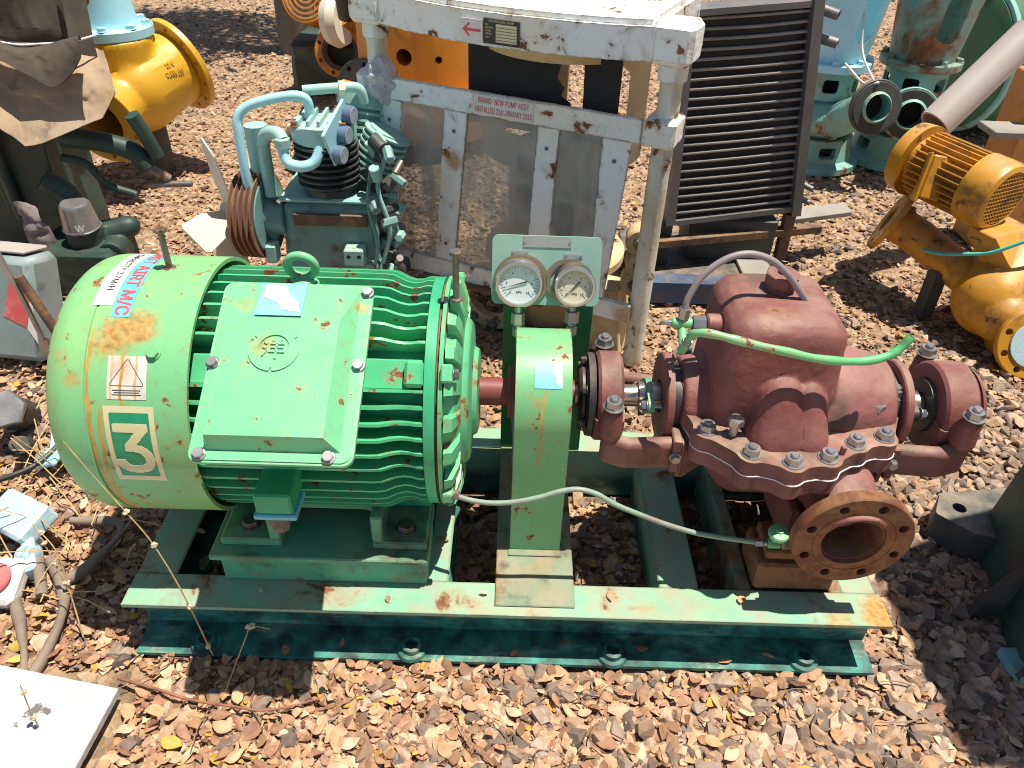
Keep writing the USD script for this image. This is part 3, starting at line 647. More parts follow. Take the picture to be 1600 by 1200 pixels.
for i, (x, y) in enumerate(FB):
    if (x, y) in ((.356, .279), (.356, .341), (.785, .274), (.785, 2*AX-.274)):
        part(pump, 'stud_boss', cyl((x, y, .5), (x, y, .552), .022, 24, .004), M_pump)
        part(pump, 'flange_nut', hexbolt((x, y, .552), (0, 0, 1), .0175, .015, True, .006, i), M_steel)
    else:
        part(pump, 'flange_nut', hexbolt((x, y, .524), (0, 0, 1), .0165, .014, True, .006, i*.7), M_steel)
for x, y in ((.432, .165), (.728, .225)):
    part(pump, 'jack_bolt', cat(cyl((x, y, .52), (x, y, .553), .0085, 14), hexbolt((x, y, .552), (.05, 0, 1), .0165, .014, False)), M_steel)
part(pump, 'dowel_pin', cyl((.632, .118, .52), (.632, .118, .543), .0058, 14), M_pump)
low = blend([ballhull([((.43, .25, .44), .05), ((.62, .25, .44), .05), ((.43, .40, .44), .05), ((.62, .40, .44), .05), ((.50, .28, .34), .06), ((.58, .28, .34), .06), ((.50, .37, .34), .06), ((.60, .37, .34), .06), ((.47, .20, .45), .05), ((.60, .20, .45), .05)]),
             ballhull([((.66, .24, .42), .07), ((.665, .14, .39), .062), ((.60, .30, .42), .08)]), ballhull([((.50, .40, .40), .07), ((.50, .56, .38), .07)]),
             lathe([(.345, 0), (.345, .088), (.45, .1), (.65, .11), (.775, .098), (.775, 0)], O, EX, 32)], .012, 12)
low = tm(man(low).trim_by_plane((0, 0, -1), -.456))
part(pump, 'lower_casing', rough(rough(low, .0012, 90), .003, 14, 4), M_pump, 60)
for x0, x1 in ((.545, .69),):
    for y0, y1 in ((.10, .19), (.41, .50)):
        part(pump, 'casing_foot', cat(bx(x0, x1, y0, y1, .2355, .262, .004)), M_pumprust)
    part(pump, 'foot_web', cat(bx(.575, .595, .12, .49, .262, .36)), M_pump)
    part(pump, 'foot_web', cat(bx(.64, .66, .12, .49, .262, .36)), M_pump)
# outlet neck and flange
FC = A(.668, .030, .374)
neck = blend([lathe([(0, 0), (0, .074), (.04, .070), (.09, .070), (.14, .075), (.14, 0)], FC+A(0, .012, 0), (-.02, 1, .28), 40), cyl(FC+A(0, .01, 0), FC+A(0, .034, 0), .083, 40)], .01, 10)
neck = tm(man(neck)-man(cyl(FC-A(0, .03, 0), FC+A(0, .125, .018), .0622, 40)))
part(pump, 'outlet_neck', neck, M_pump, 60)
fl = man(lathe([(0, 0), (0, .113), (.003, .1155), (.026, .1155), (.0285, .113), (.0285, 0)], FC, (0, 1, 0), 72))-man(cyl(FC-A(0, .02, 0), FC+A(0, .05, 0), .062, 56))
fl = fl-man(pipe(FC-A(0, .01, 0), FC+A(0, .0012, 0), .0795, .078, 56, .0001))
for i in range(8):
    a = (i+.5)*PI/4+.05; c_ = FC+A(.0945*math.cos(a), 0, .0945*math.sin(a)); fl = fl-man(cyl(c_-A(0, .02, 0), c_+A(0, .05, 0), .0098, 20))
part(pump, 'outlet_flange', fl, M_pumprust, 30, 'rusty brown outlet flange with eight bolt holes')
part(pump, 'bore_wall', pipe(FC+A(0, .006, 0), FC+A(0, .122, .016), .0615, .0585, 48), M_pumprust)
part(pump, 'bore_end', cyl(FC+A(0, .118, .014), FC+A(0, .122, .015), .07, 32), M_hole)
# stuffing boxes, shaft, glands
part(pump, 'pump_shaft', cyl(O+EX*.11, O+EX*.955, .0235, 32), M_shaft)
for x, s in ((.318, -1), (.800, 1)):
    part(pump, 'gland_disc', lathe([(-.008, .036), (-.008, .092), (-.005, .095), (.008, .095), (.008, .036), (-.008, .036)], O+EX*x, EX, 48), M_pump)
    part(pump, 'gland_box', pipe(O+EX*(x+s*-.028), O+EX*(x+s*-.0085), .075, .037, 40), M_black)
    part(pump, 'shaft_sleeve', pipe(O+EX*min(x-s*.02, x+s*.055), O+EX*max(x-s*.02, x+s*.055), .0305, .024, 32), M_shaft)
    gl = sg.Point(0, 0).buffer(.038).union(sg.Point(.052, 0).buffer(.014)).union(sg.Point(-.052, 0).buffer(.014)).convex_hull.difference(circle(0, 0, .031))
    if s < 0: part(pump, 'gland_follower', extr(gl, .013, O+EX*(x-.040), A(0, 1, -.25), A(0, .25, 1)), M_foot)
    else: part(pump, 'gland_follower', extr(gl, .013, O+EX*(x+.022), A(0, 1, -.25), A(0, .25, 1)), M_black)
    for q in (-1, 1):
        pc = O+unit(A(0, 1, -.25))*.052*q
        a_ = x+s*.009; b_ = x+s*.058
        part(pump, 'gland_stud', cat(cyl(pc+EX*a_, pc+EX*b_, .0055, 12), hexbolt(pc+EX*(x+s*.041), EX*s, .0105, .01)), M_steel)
# bearing brackets: lower cradle, cap, arms, covers
def bearing(x0, x1, s):
    xc = (x0+x1)/2
    cap = pipe(O+EX*x0, O+EX*x1, .094, .058, 48, .006)
    part(pump, 'bearing_cap', tm(man(cap).trim_by_plane((0, 0, 1), AZ+.006)), M_pump, 40)
    part(pump, 'bearing_cradle', tm(man(pipe(O+EX*(x0-.004), O+EX*(x1+.004), .097, .058, 48, .006)).trim_by_plane((0, 0, -1), -(AZ+.004))), M_pump, 40)
    for q in (-1, 1):
        e = A(xc, AX+q*.112, 0)
        part(pump, 'cap_lug', hullballs([(e+A(0, 0, AZ+.035), .020), (e+A(0, 0, AZ-.005), .024), (e+A(0, -q*.03, AZ-.005), .022)]), M_pump, 50)
        part(pump, 'cap_nut', hexbolt(e+A(0, 0, AZ+.0545), (0, 0, 1), .0175, .015, True, .008, q), M_steel)
        # arm back to the casing, with a stepped joint
        xe = xc-s*.135; a0 = e+A(0, 0, AZ-.04); a1 = A(xc-s*.035, AX+q*.118, AZ-.05); a2 = A(xe, AX+q*.105, AZ-.055)
        b1 = hullballs([(a0+A(0, 0, .012), .018), (a0+A(0, 0, -.03), .018), (a1+A(0, 0, .012), .016), (a1+A(0, 0, -.03), .016)])
        b2 = hullballs([(a1+A(0, 0, .012), .016), (a1+A(0, 0, -.03), .016), (a2+A(0, 0, .012), .016), (a2+A(0, 0, -.03), .016)])
        part(pump, 'bracket_arm', blend([b1, b2], .012, 6), M_pumpflat, 50)
        part(pump, 'bracket_joint', cat(bx(xe-.006, xe+.012, AX+q*.105-.026, AX+q*.105+.026, AZ-.10, AZ-.018, .003), bx(xe-s*.0135-.006, xe-s*.0135+.006, AX+q*.105-.022, AX+q*.105+.022, AZ-.115, AZ-.024, .003)), M_pumpflat)
        part(pump, 'bracket_rib', hull(np.vstack([bx(xe-s*.021-.004, xe-s*.021+.004, AX+q*.10-.02, AX+q*.10+.02, AZ-.12, AZ-.035, 0).vertices, bx(xe-s*.075-.005, xe-s*.075+.005, AX+q*.08-.015, AX+q*.08+.015, AZ-.09, AZ-.05, 0).vertices])), M_pumpflat)
        part(pump, 'joint_bolt', hexbolt((xe-.0, AX+q*.132, AZ-.055), (0, q, 0), .010, .008), M_steel)
bearing(.172, .224, -1); bearing(.875, .945, 1)
part(pump, 'bearing_cover', lathe([(0, .026), (0, .075), (.004, .088), (.014, .09), (.018, .088), (.018, .026)], O+EX*.150, EX, 48), M_black)
part(pump, 'bearing_cover', lathe([(0, .026), (0, .06), (.006, .066), (.012, .066), (.012, .026)], O+EX*.136, EX, 48), M_black)
for i in range(6):
    a = i*PI/3+.3; part(pump, 'cover_bolt', hexbolt(O+EX*.150+A(0, math.cos(a), math.sin(a))*.076, -EX, .009, .008), M_black)
part(pump, 'bearing_cover', lathe([(0, .026), (0, .056), (.01, .0575), (.01, .026)], O+EX*.866, EX, 48), M_black)
part(pump, 'bearing_end', lathe([(0, .057), (.006, .085), (.016, .08), (.022, .06), (.024, 0)], O+EX*.946, EX, 40), M_pump)
# top plug boss, side tapping boss
HB = A(.520, .348, .742)
hub = man(lathe([(0, 0), (0, .036), (.012, .027), (.02, .026), (.022, .0335), (.042, .0335), (.044, .031), (.044, 0)], HB, (0, 0, 1), 8))-man(cyl(HB+A(0, 0, .02), HB+A(0, 0, .06), .012, 20))
part(pump, 'priming_boss', hub, M_pump, 20)
part(pump, 'tapping_boss', cyl((.40, .29, .700), (.372, .29, .700), .020, 24, .003), M_pump)

# ---------------------------------------------------------------- small valve, hoses
M_valve = paint('valve_green', (.16, .42, .20), .45, .15, rust=(.66, .7), rs=30, bump=.2)
M_hosegreen = paint('hose_green', (.10, .44, .17), .4, .1, hue=(.22, .42, .22), rust=(.62, .66), rs=22, bump=.15)
M_hosegrey = paint('hose_grey', (.24, .20, .21), .5, .1, bump=.15)
M_hosepaint = paint('hose_worn', (.24, .34, .26), .5, .2, fade=((.24, .17, .18), .85), bump=.15)
vlv = thing('vent_valve', 'small green needle valve on the left side of the red pump dome', 'valve', (.33, .29, .70))
part(vlv, 'union_nut', cyl((.371, .29, .700), (.346, .29, .700), .016, 6, .001), M_steel)
part(vlv, 'valve_body', cat(cyl((.3455, .29, .700), (.304, .29, .700), .0105, 16, .003)), M_valve)
part(vlv, 'valve_tip', lathe([(0, 0), (0, .007), (.012, .004), (.02, 0)], (.3035, .29, .700), (-1, 0, 0), 14), M_steel)
part(vlv, 'top_nut', cyl((.326, .29, .711), (.326, .29, .734), .011, 6, .001), M_steel)
part(vlv, 'drain_branch', cyl((.326, .2885, .6905), (.326, .25, .672), .009, 12), M_valve)
def hose(name, label, pts, r, m, n=10): return single(name, label, 'hose', tube(spline(pts, n), r, 12), m, smooth=60)
hose('grey_hose', 'short grey rubber hose arching over the top of the red pump', [(.326, .29, .733), (.330, .295, .755), (.352, .305, .797), (.392, .315, .828), (.435, .32, .838), (.480, .32, .826), (.515, .315, .800), (.547, .31, .765), (.562, .308, .748)], .0068, M_hosegrey)
gpts = spline([(.326, .262, .655), (.323, .235, .675), (.322, .21, .715), (.329, .19, .741), (.36, .18, .745), (.41, .172, .737), (.49, .166, .722), (.56, .166, .708), (.635, .175, .700), (.685, .185, .706), (.708, .190, .722), (.722, .195, .745)], 10)
gh = thing('green_hose', 'green painted hose lying across the front of the red pump dome', 'hose', (.52, .18, .70))
part(gh, 'hose_body', rough(tube(gpts, .0082+.0006*np.sin(np.linspace(0, 60, len(gpts))), 12), .0006, 60), M_hosegreen, 60)
ge = unit(gpts[-1]-gpts[-2]); part(gh, 'open_end', cyl(gpts[-1]+ge*.0002, gpts[-1]+ge*.0008, .0058, 14, .0001), M_hole)
part(gh, 'hose_clip', pipe(gpts[18]-unit(gpts[19]-gpts[17])*.006, gpts[18]+unit(gpts[19]-gpts[17])*.006, .0102, .0078, 18, .001), M_steel)
hose('copper_tube', 'thin worn painted tube running from behind the motor to the outlet flange valve', [(-.16, .155, .372), (-.105, .12, .376), (-.05, .105, .377), (.004, .10, .385), (.055, .098, .402), (.10, .10, .420), (.135, .10, .426), (.17, .10, .415), (.209, .10, .388), (.26, .10, .362), (.319, .10, .335), (.38, .10, .313), (.43, .10, .302), (.48, .098, .296), (.515, .095, .294)], .0054, M_hosepaint)
kv = thing('needle_valve', 'small pale green needle valve with round knob beside the outlet flange', 'valve', (.545, .09, .29))
part(kv, 'tube_nut', cat(cyl((.508, .095, .294), (.524, .095, .294), .0095, 6, .001), cyl((.5245, .095, .294), (.534, .095, .294), .0075, 12)), M_steel)
part(kv, 'valve_body', cat(cyl((.5345, .095, .294), (.562, .095, .294), .0115, 14, .003), cyl((.547, .095, .3055), (.547, .088, .325), .009, 14)), M_valve)
part(kv, 'union_nut', cyl((.5625, .095, .294), (.586, .095, .296), .0145, 6, .001), M_steel)
part(kv, 'knob', lathe([(0, 0), (0, .018), (.004, .0215), (.012, .0215), (.015, .019), (.017, .008), (.021, .007), (.021, 0)], (.547, .087, .326), (0, -.25, 1), 14), M_valve)
part(pump, 'flange_boss', cyl((.5865, .095, .298), (.62, .09, .315), .019, 20, .003), M_pump)

# ---------------------------------------------------------------- gauge panel
PO, PU, PV = A(.064, .495, .694), A(1, 0, 0), unit(A(0, .25, 1)); PN = np.cross(PU, PV)
def pp(u, v, n=0.): return PO+PU*u+PV*v+PN*n
M_panel = paint('panel_green', (.29, .50, .43), .45, .07, hue=(.33, .50, .42), rust=(.74, .76), rs=15, bump=.1)
M_post = paint('post_green', (.03, .20, .07), .5, .15, dirt=(.62, .8), bump=.2)
M_chrome = paint('gauge_chrome', (.55, .56, .56), .22, .1, metallic=.9, bump=.05)
M_bronze = paint('gauge_rim', (.30, .24, .17), .4, .2, metallic=.5, rust=(.66, .72), bump=.15)
M_dialw = plain('dial_white', (.72, .76, .78), .35, var=.03); M_dialy = plain('dial_yellowed', (.66, .62, .48), .35, var=.08)
panel = thing('gauge_panel', 'pale green gauge board with two round pressure gauges on posts behind the guard', 'gauge panel', (.064, .51, .157))
part(panel, 'panel_plate', extr(rrect(.236, .153, .014), .004, PO-PN*.004, PU, PV), M_panel)
for x0 in (-.027, .128):
    part(panel, 'post', cat(bx(x0, x0+.05, .522, .527, .1575, .66, .001), bx(x0, x0+.005, .5275, .56, .1575, .66, .001)), M_post)
for nm, cu, cv, rr, dep, dm, ang in (('pressure_gauge', -.058, -.023, .051, .022, M_dialw, .30), ('pressure_gauge', .060, -.020, .043, .045, M_dialy, .8)):
    c_ = pp(cu, cv, .0)
    pg = part(panel, nm, lathe([(0, 0), (0, rr*1.0), (dep, rr*1.0), (dep, 0)], c_, PN, 44), M_black if dm is M_dialy else M_bronze)
    part(pg, 'back_flange', lathe([(0.0002, rr*.9), (.0002, rr*1.16), (.003, rr*1.18), (.004, rr*1.12), (.004, rr*.9)], c_+PU*.004*(dm is M_dialw)-PU*.012*(dm is M_dialy), PN, 44), M_bronze)
    part(pg, 'bezel', lathe([(0, rr*.86), (0, rr*1.03), (.006, rr*1.04), (.011, rr*.98), (.011, rr*.88), (.006, rr*.86), (0, rr*.86)], c_+PN*(dep+.0003), PN, 44), M_chrome)
    part(pg, 'dial', cyl(c_+PN*(dep+.0012), c_+PN*(dep+.003), rr*.87, 44, .0001), dm)
    tk = []
    for i in range(28):
        a = -PI*.25+i*PI*1.5/27; d2 = PU*math.cos(a)+PV*math.sin(a); l = .11 if i % 3 else .2
        e2 = np.cross(PN, d2); tk.append(obox(c_+PN*(dep+.0034)+d2*rr*(.8-l/2), d2, e2, PN, (rr*l, .0006, .0005), 0))
    part(pg, 'dial_marks', cat(*tk, text_on('MPa', .0042, c_+PN*(dep+.0031)-PV*rr*.36, PU, PV), *[text_on(t_, .0042, c_+PN*(dep+.0031)+(PU*math.cos(b_)+PV*math.sin(b_))*rr*.53, PU, PV) for t_, b_ in (('0', -PI*.25+PI*1.5), ('2', PI*.98), ('4', PI*.68), ('6', PI*.32), ('8', 0), ('10', -PI*.25))]), M_ink, False)
    d2 = PU*math.cos(ang)+PV*math.sin(ang); e2 = np.cross(PN, d2)
    part(pg, 'needle', hull(np.vstack([c_+PN*(dep+h_)+d2*a_+e2*b_ for h_ in (.0042, .0050) for a_, b_ in ((-rr*.62, 0), (0, .0013), (0, -.0013), (rr*.36, .0016), (rr*.36, -.0016))])), M_ink)
    part(pg, 'inlet_nut', cat(cyl(c_-PV*rr+PN*dep*.55, c_-PV*(rr+.02)+PN*dep*.55, .008, 14), cyl(c_-PV*(rr+.018)+PN*dep*.55, c_-PV*(rr+.044)+PN*dep*.55, .0155, 6, .001), cyl(c_-PV*(rr+.0445)+PN*dep*.55, c_-PV*(rr+.052)+PN*dep*.55, .009, 14), cyl(c_-PV*(rr+.0525)+PN*dep*.55, c_-PV*(rr+.072)+PN*dep*.55, .0115, 6, .001)), M_steel)
    b_ = c_-PV*(rr+.0725)+PN*dep*.55
    part(pg, 'capillary', tube(spline([b_, b_-A(0, 0, .03), b_+A(.004, .01, -.09), b_+A(-.006, .03, -.20), b_+A(.004, .02, -.36)], 8), .0042, 10), M_hosegrey)
M_tag = paint('name_plate', (.42, .46, .46), .35, .15, metallic=.5, bump=.1)
for u0, v0, w_, h_ in ((0, .064, .104, .024), (-.058, .0385, .036, .010), (.057, .0345, .040, .010)):
    npl = part(panel, 'name_plate', extr(rrect(w_, h_, .001), .0012, pp(u0, v0, .0002), PU, PV), M_tag)
    part(npl, 'plate_screw', hexbolt(pp(u0-w_/2+.004, v0, .0014), PN, .003, .0015, False), M_steel); part(npl, 'plate_screw', hexbolt(pp(u0+w_/2-.004, v0, .0014), PN, .003, .0015, False), M_steel)
    if h_ < .02: part(npl, 'plate_lettering', text_on('SUCTION' if u0 > 0 else 'DISCHARGE', .0045, pp(u0, v0, .0014), PU, PV, w_-.014, .0003), M_blue)

# ================================================================ things around the pump set
M_wh = paint('old_white_paint', (.74, .78, .75), .5, .08, rust=(.595, .63), rs=13, hue=(.74, .72, .60), dirt=(.64, .82), bump=.9, bs=60, edge=(.44, .007), extra=green_extra([((-0.466, 1.503, 0.400), .04, 1.), ((-0.494, 1.516, 0.290), .05, 1.), ((-0.448, 1.495, 0.200), .05, .9), ((-0.202, 1.385, 0.600), .04, .8), ((0.355, 1.136, 0.200), .05, .7)]))
M_whpole = paint('old_white_pole', (.68, .68, .58), .55, .1, rust=(.63, .67), rs=16, hue=(.50, .44, .30), dirt=(.66, .84), bump=.8, bs=60)
M_cream2 = paint('old_cream_paint', (.58, .45, .25), .55, .15, rust=(.60, .68), rs=9, dirt=(.6, .8), bump=.4)
M_rubber = paint('black_rubber', (.012, .012, .013), .7, .3, bump=.3)
M_lantern = paint('lantern_grey', (.16, .15, .14), .6, .2, rust=(.62, .7), dirt=(.6, .8))
M_orange = paint('orange_paint', (.55, .21, .02), .45, .1, rust=(.7, .74), rs=10, dirt=(.64, .84), bump=.2)
M_orangedk = paint('orange_dusty', (.50, .22, .05), .55, .15, dust=.5, dirt=(.58, .78), bump=.3)
M_yellow = paint('yellow_paint', (.60, .33, .018), .4, .06, hue=(.55, .31, .02), dirt=(.62, .82), dust=.25, bump=.15)
M_yel2 = paint('motor_yellow', (.56, .26, .015), .45, .12, dust=.5, rust=(.62, .67), rs=12, dirt=(.50, .72), bump=.25)
M_teal = paint('teal_paint', (.19, .42, .38), .5, .15, rust=(.60, .68), rs=9, dirt=(.62, .82), hue=(.15, .40, .36), dust=.3, bump=.4)
M_tealrust = paint('teal_rusted', (.16, .38, .34), .55, .2, rust=(.46, .60), rs=5, dirt=(.55, .75), hue=(.15, .36, .38), bump=.5)
M_ltblue = paint('light_blue_paint', (.36, .66, .74), .45, .08, hue=(.34, .64, .66), bump=.1)
M_comp = paint('compressor_teal', (.24, .49, .45), .52, .15, dirt=(.56, .76), hue=(.33, .53, .47), dust=.35, rust=(.66, .70), rs=14, bump=.2)
M_compdk = paint('crankcase_teal', (.15, .31, .30), .55, .15, dirt=(.50, .72), dust=.4, rust=(.70, .75), rs=7, bump=.3)
M_finblk = paint('cylinder_black', (.03, .045, .045), .5, .3, dust=.3, bump=.3)
M_pulley = paint('pulley_copper', (.20, .10, .07), .5, .2, rust=(.6, .7), rs=18, bump=.2)
M_fanw = paint('fan_cream', (.62, .58, .46), .5, .08, dirt=(.68, .85), bump=.15)
M_rad = paint('radiator_grey', (.15, .155, .16), .5, .2, metallic=.35, dust=.4, dirt=(.60, .8), bump=.3)
M_radtube = paint('radiator_tube', (.27, .26, .24), .5, .3, metallic=.3, dust=.4, bump=.3)
M_radcore = paint('radiator_core', (.03, .029, .027), .7, .4, bump=.6, bs=220)
M_wood = paint('grey_plank', (.26, .24, .21), .75, .2, bump=.4)
M_skidblue = paint('skid_blue', (.015, .07, .16), .5, .2, dirt=(.5, .7), dust=.4)
M_dkmachine = paint('dark_green_machine', (.018, .036, .026), .55, .3, dirt=(.5, .7), hue=(.03, .075, .06), bump=.4)
M_dkcast = paint('dark_casting', (.05, .055, .05), .6, .3, dust=.6, dirt=(.55, .75), bump=.5)
M_tarp = paint('canvas_tan', (.36, .25, .155), .85, .3, dirt=(.52, .74), ds=8, rust=(.60,.72), rs=5, hue=(.36, .28, .20), bump=.6, bs=160)
M_tarpdk = paint('canvas_brown', (.06, .045, .03), .85, .4, dirt=(.6, .8), ds=5, hue=(.085, .065, .045), bump=.5, bs=120)
M_rag = paint('rag_grey', (.20, .165, .16), .9, .15, bump=.5, bs=130)
M_alu = paint('filter_metal', (.36, .35, .34), .35, .15, metallic=.7, rust=(.66, .72), rs=20, dirt=(.62, .8))
M_pvc = paint('grey_pvc', (.42, .37, .34), .5, .06, dirt=(.68, .85), dust=.3, bump=.1)
M_wire = plain('wire_teal', (.10, .50, .42), .45)
M_board = paint('white_board', (.44, .43, .43), .7, .06, dirt=(.635, .665), ds=14, bump=.5, bs=120)
M_root = paint('root_bark', (.20, .15, .115), .9, .25, dust=.3, bump=.8, bs=70)
M_straw = plain('dry_straw', (.50, .36, .17), .7, var=.3); M_seed = plain('seed_head', (.55, .44, .28), .8, var=.3); M_twig = plain('red_twig', (.24, .10, .06), .7, var=.3)
M_greytank = paint('green_tank', (.035, .12, .055), .55, .25, dirt=(.52, .72), bump=.3)
M_scrap = paint('scrap_blue', (.40, .56, .62), .6, .15, dirt=(.55, .75), dust=.4, bump=.5)
M_gaugeblue = paint('gauge_blue_grey', (.10, .15, .22), .4, .15)
M_gaugeface = plain('gauge_face_grey', (.30, .36, .42), .3)
M_cap = paint('cap_red', (.55, .10, .11), .5, .12, dust=.5, bump=.2)
M_redstripe = paint('stripe_red', (.60, .09, .09), .5, .12, fade=((.55, .40, .38), .5))
M_can = paint('can_greyblue', (.20, .27, .27), .5, .15, dirt=(.56, .76), hue=(.28, .31, .31), edge=(.4, .005))
M_brownsteel = paint('brown_steel', (.10, .055, .035), .7, .25, rust=(.55, .65), dust=.4)
def glass_pane():
    g = G(); pos = g('geometry').position
    st = g.noise(g('mapping', vector=pos, scale=(26., 26., 3.)).vector, 1., 6, .6); n = g.noise(pos, 9, 6, .6)
    dirt = g.math('multiply_add', g.step(n, .32, .66), .34, g.math('multiply_add', g.step(st, .42, .7), .26, .26))
    film = g('diffuse_bsdf', color=(.40, .36, .29)).BSDF
    clear = g('mix_closure', fac=g('fresnel', IOR=1.5).fac, closure1=g('transparent_bsdf', color=(.93, .95, .94)).BSDF, closure2=g('glossy_bsdf', color=(.9, .9, .9), roughness=.06).BSDF).closure
    return g.make('dusty_perspex', g('mix_closure', fac=dirt, closure1=clear, closure2=film).closure)
M_pane = glass_pane()
def plastic_bag():
    g = G(); p = g('principled_bsdf', base_color=(.72, .72, .76), roughness=.25).BSDF
    return g.make('thin_plastic', g('mix_closure', fac=.35, closure1=p, closure2=g('translucent_bsdf', color=(.75, .75, .8)).BSDF).closure)
M_bag = plastic_bag()

# ---------------------------------------------------------------- white guard frame with perspex windows
WL = A(-.45, 1.54, 0); WU = unit(A(.855, -.382, 0)); WV = A(0, 0, 1); WN = np.cross(WU, WV); WLEN = .937
def wp(s, t, n=0.): return WL+WU*s+WV*t+WN*n
def wbox(s0, s1, t0, t1, n0, n1, b=.004): return obox(wp((s0+s1)/2, (t0+t1)/2, (n0+n1)/2), WU, WV, WN, (abs(s1-s0), abs(t1-t0), abs(n1-n0)), b)
def wflat(poly, n0, h): return extr(poly, h, wp(0, 0, n0), WU, WV)
wf = thing('white_guard_frame', 'rusty white painted guard frame with dusty perspex windows behind the gauge board', 'guard frame', (0, 1.35, 0))
for s in (0, WLEN-.002):
    part(wf, 'pillar', rough(cut(cyl(wp(s, 0), wp(s, .958), .031, 28), .03), .0018, 60), M_whpole, 60)
    part(wf, 'pillar_collar', cyl(wp(s, .925), wp(s, .968), .040, 28), M_wh)
    part(wf, 'band_clamp', rough(cut(wbox(s-.050, s+.042, .752, .828, -.05, .058, .008), .02), .002, 50), M_wh, 40)
    part(wf, 'top_corner', rough(cut(wbox(s-.06, s+.055, .9685, 1.075, -.06, .06, .014), .025), .002, 50), M_wh, 40)
bow = [(s, .05+.075*math.sin(PI*(s-.05)/.835)**.8) for s in np.linspace(.05, .885, 24)]
tp_poly = sg.Polygon([(.05, -.45)]+bow+[(.885, -.45)]).buffer(0)
part(wf, 'top_plate', rough(cut(extr(sg.Polygon([(x, y) for x, y in tp_poly.exterior.coords]), .085, wp(0, 1.060), WU, WN), .03), .002, 40), M_wh, 40)
part(wf, 'top_lip', extr(tp_poly.buffer(-.012), .014, wp(0, 1.0748), WU, WN), M_wh, 30)
part(wf, 'middle_band', rough(cut(wbox(.05, WLEN-.055, .755, .822, .03, .046, .003), .02), .0016, 45), M_wh, 40)
part(wf, 'lower_band', rough(cut(wbox(-.10, WLEN-.02, .172, .240, .03, .046, .003), .02), .0022, 45), M_wh, 40)
part(wf, 'lower_ledge', rough(cut(wbox(.24, .62, .165, .172, .0, .075, .001), .02), .003, 45), M_pumprust, 40)
for s0, s1, b0, b1 in ((.026, .106, -.03, .047), (.259, .336, .209, .282), (.571, .637, .546, .618), (.771, .858, .770, .822)):
    strap = wflat(sg.Polygon([(b0, .241), (b1, .241), (s1, .754), (s0, .754)]), .031, .013)
    sp_ = part(wf, 'strap', rough(cut(strap, .02), .0018, 45), M_wh, 40)
    for f_ in (.12, .88):
        c_ = (s0*f_+b0*(1-f_)+s1*f_+b1*(1-f_))/2
        part(sp_, 'strap_screw', cyl(wp(c_, .241+.513*f_, .0442), wp(c_, .241+.513*f_, .049), .006, 12), M_oldsteel)
for a0, a1, c0, c1 in ((.11, .255, .050, .206), (.340, .568, .285, .543), (.640, .768, .621, .767)):
    part(wf, 'window_pane', wflat(sg.Polygon([(c0, .242), (c1, .242), (a1, .753), (a0, .753)]), .0345, .004), M_pane, False)
part(wf, 'lettered_plate', wbox(.360, .556, .760, .818, .0465, .0485, .0005), M_white)
part(wf, 'plate_lettering', cat(text_on('BRAND-NEW PUMP ASSY', .0165, wp(.459, .803, .0487), WU, WV, .165), text_on('INSTALLED 21st JANUARY 2013', .0165, wp(.459, .776, .0487), WU, WV, .185)), M_red, False)
fo = .126
part(wf, 'arrow_plate', wbox(.364, .430, .985, 1.040, fo-.001, fo+.0015, .0003), M_white)
arr = sg.Polygon([(.369, 1.012), (.388, 1.030), (.391, 1.026), (.380, 1.0155), (.424, 1.0155), (.424, 1.0085), (.380, 1.0085), (.391, .998), (.388, .994)])
part(wf, 'red_arrow', wflat(arr, fo+.0017, .0008), M_red, False)
part(wf, 'rating_plate', wbox(.432, .539, .982, 1.046, fo-.001, fo+.002, .0005), M_black)
part(wf, 'rating_print', cat(text_on('CENTRIFUGAL PUMP', .0055, wp(.4855, 1.040, fo+.0022), WU, WV, .075, .0004), *[text_on(t_, .005, wp(.439, 1.029-.0078*i, fo+.0022), WU, WV, None, .0004, centre=False) for i, t_ in enumerate(('No', 'MODEL', 'm3/h', 'HEAD', 'rpm'))], wbox(.470, .532, .989, 1.034, fo+.002, fo+.0026, 0)), M_cream, False)
part(wf, 'rating_rule', cat(*[wbox(.470, .532, 1.033-.0078*i-.0006, 1.033-.0078*i+.0006, fo+.0027, fo+.0031, 0) for i in range(1, 6)]), M_black, False)
# lantern drum behind, with a torn black rubber curtain in its window
LC = wp(.54, 0, -.24)
drum = man(pipe(LC+A(0, 0, .60), LC+A(0, 0, .97), .262, .245, 56, .002))
win = extr(sg.box(-.235, .70, .24, .925).buffer(-.05).buffer(.05), .4, LC+WN*.0, WU, WV); drum = drum-man(win)
back = extr(sg.box(-.08, .60, .235, .93), .4, LC-WN*.4, WU, WV); drum = drum-man(back)
part(wf, 'drum', drum, M_cream2, 40)
curt = sg.box(-.245, .70, .24, .965).difference(sg.Polygon([(.058, .915), (.045, .87), (.07, .845), (.062, .82), (.092, .805), (.098, .775), (.125, .76), (.132, .80), (.128, .93), (.10, .945), (.08, .93)]))
part(wf, 'torn_rubber', extr(curt, .004, LC+WN*.19, WU, WV), M_rubber, False)
part(wf, 'pump_column', cyl(LC+A(0, 0, .26), LC+A(0, 0, .60), .17, 40, .004), M_lantern)
part(wf, 'pump_bowl', blend([ballhull([(LC+A(0, 0, .17), .19), (LC+A(0, 0, .10), .20)]), ballhull([(LC+WN*.10+A(0, 0, .12), .12)])], .03, 6), M_cream2, 60)
part(wf, 'bowl_flange', cyl(LC+A(0, 0, .21), LC+A(0, 0, .245), .25, 48, .004), M_cream2)
oc = wp(.40, .11, -.02)
part(wf, 'inlet_flange', tm(man(cyl(oc, oc+WN*.03, .125, 48))-man(cyl(oc-WN*.02, oc+WN*.05, .075, 40))), M_cream2, 30)
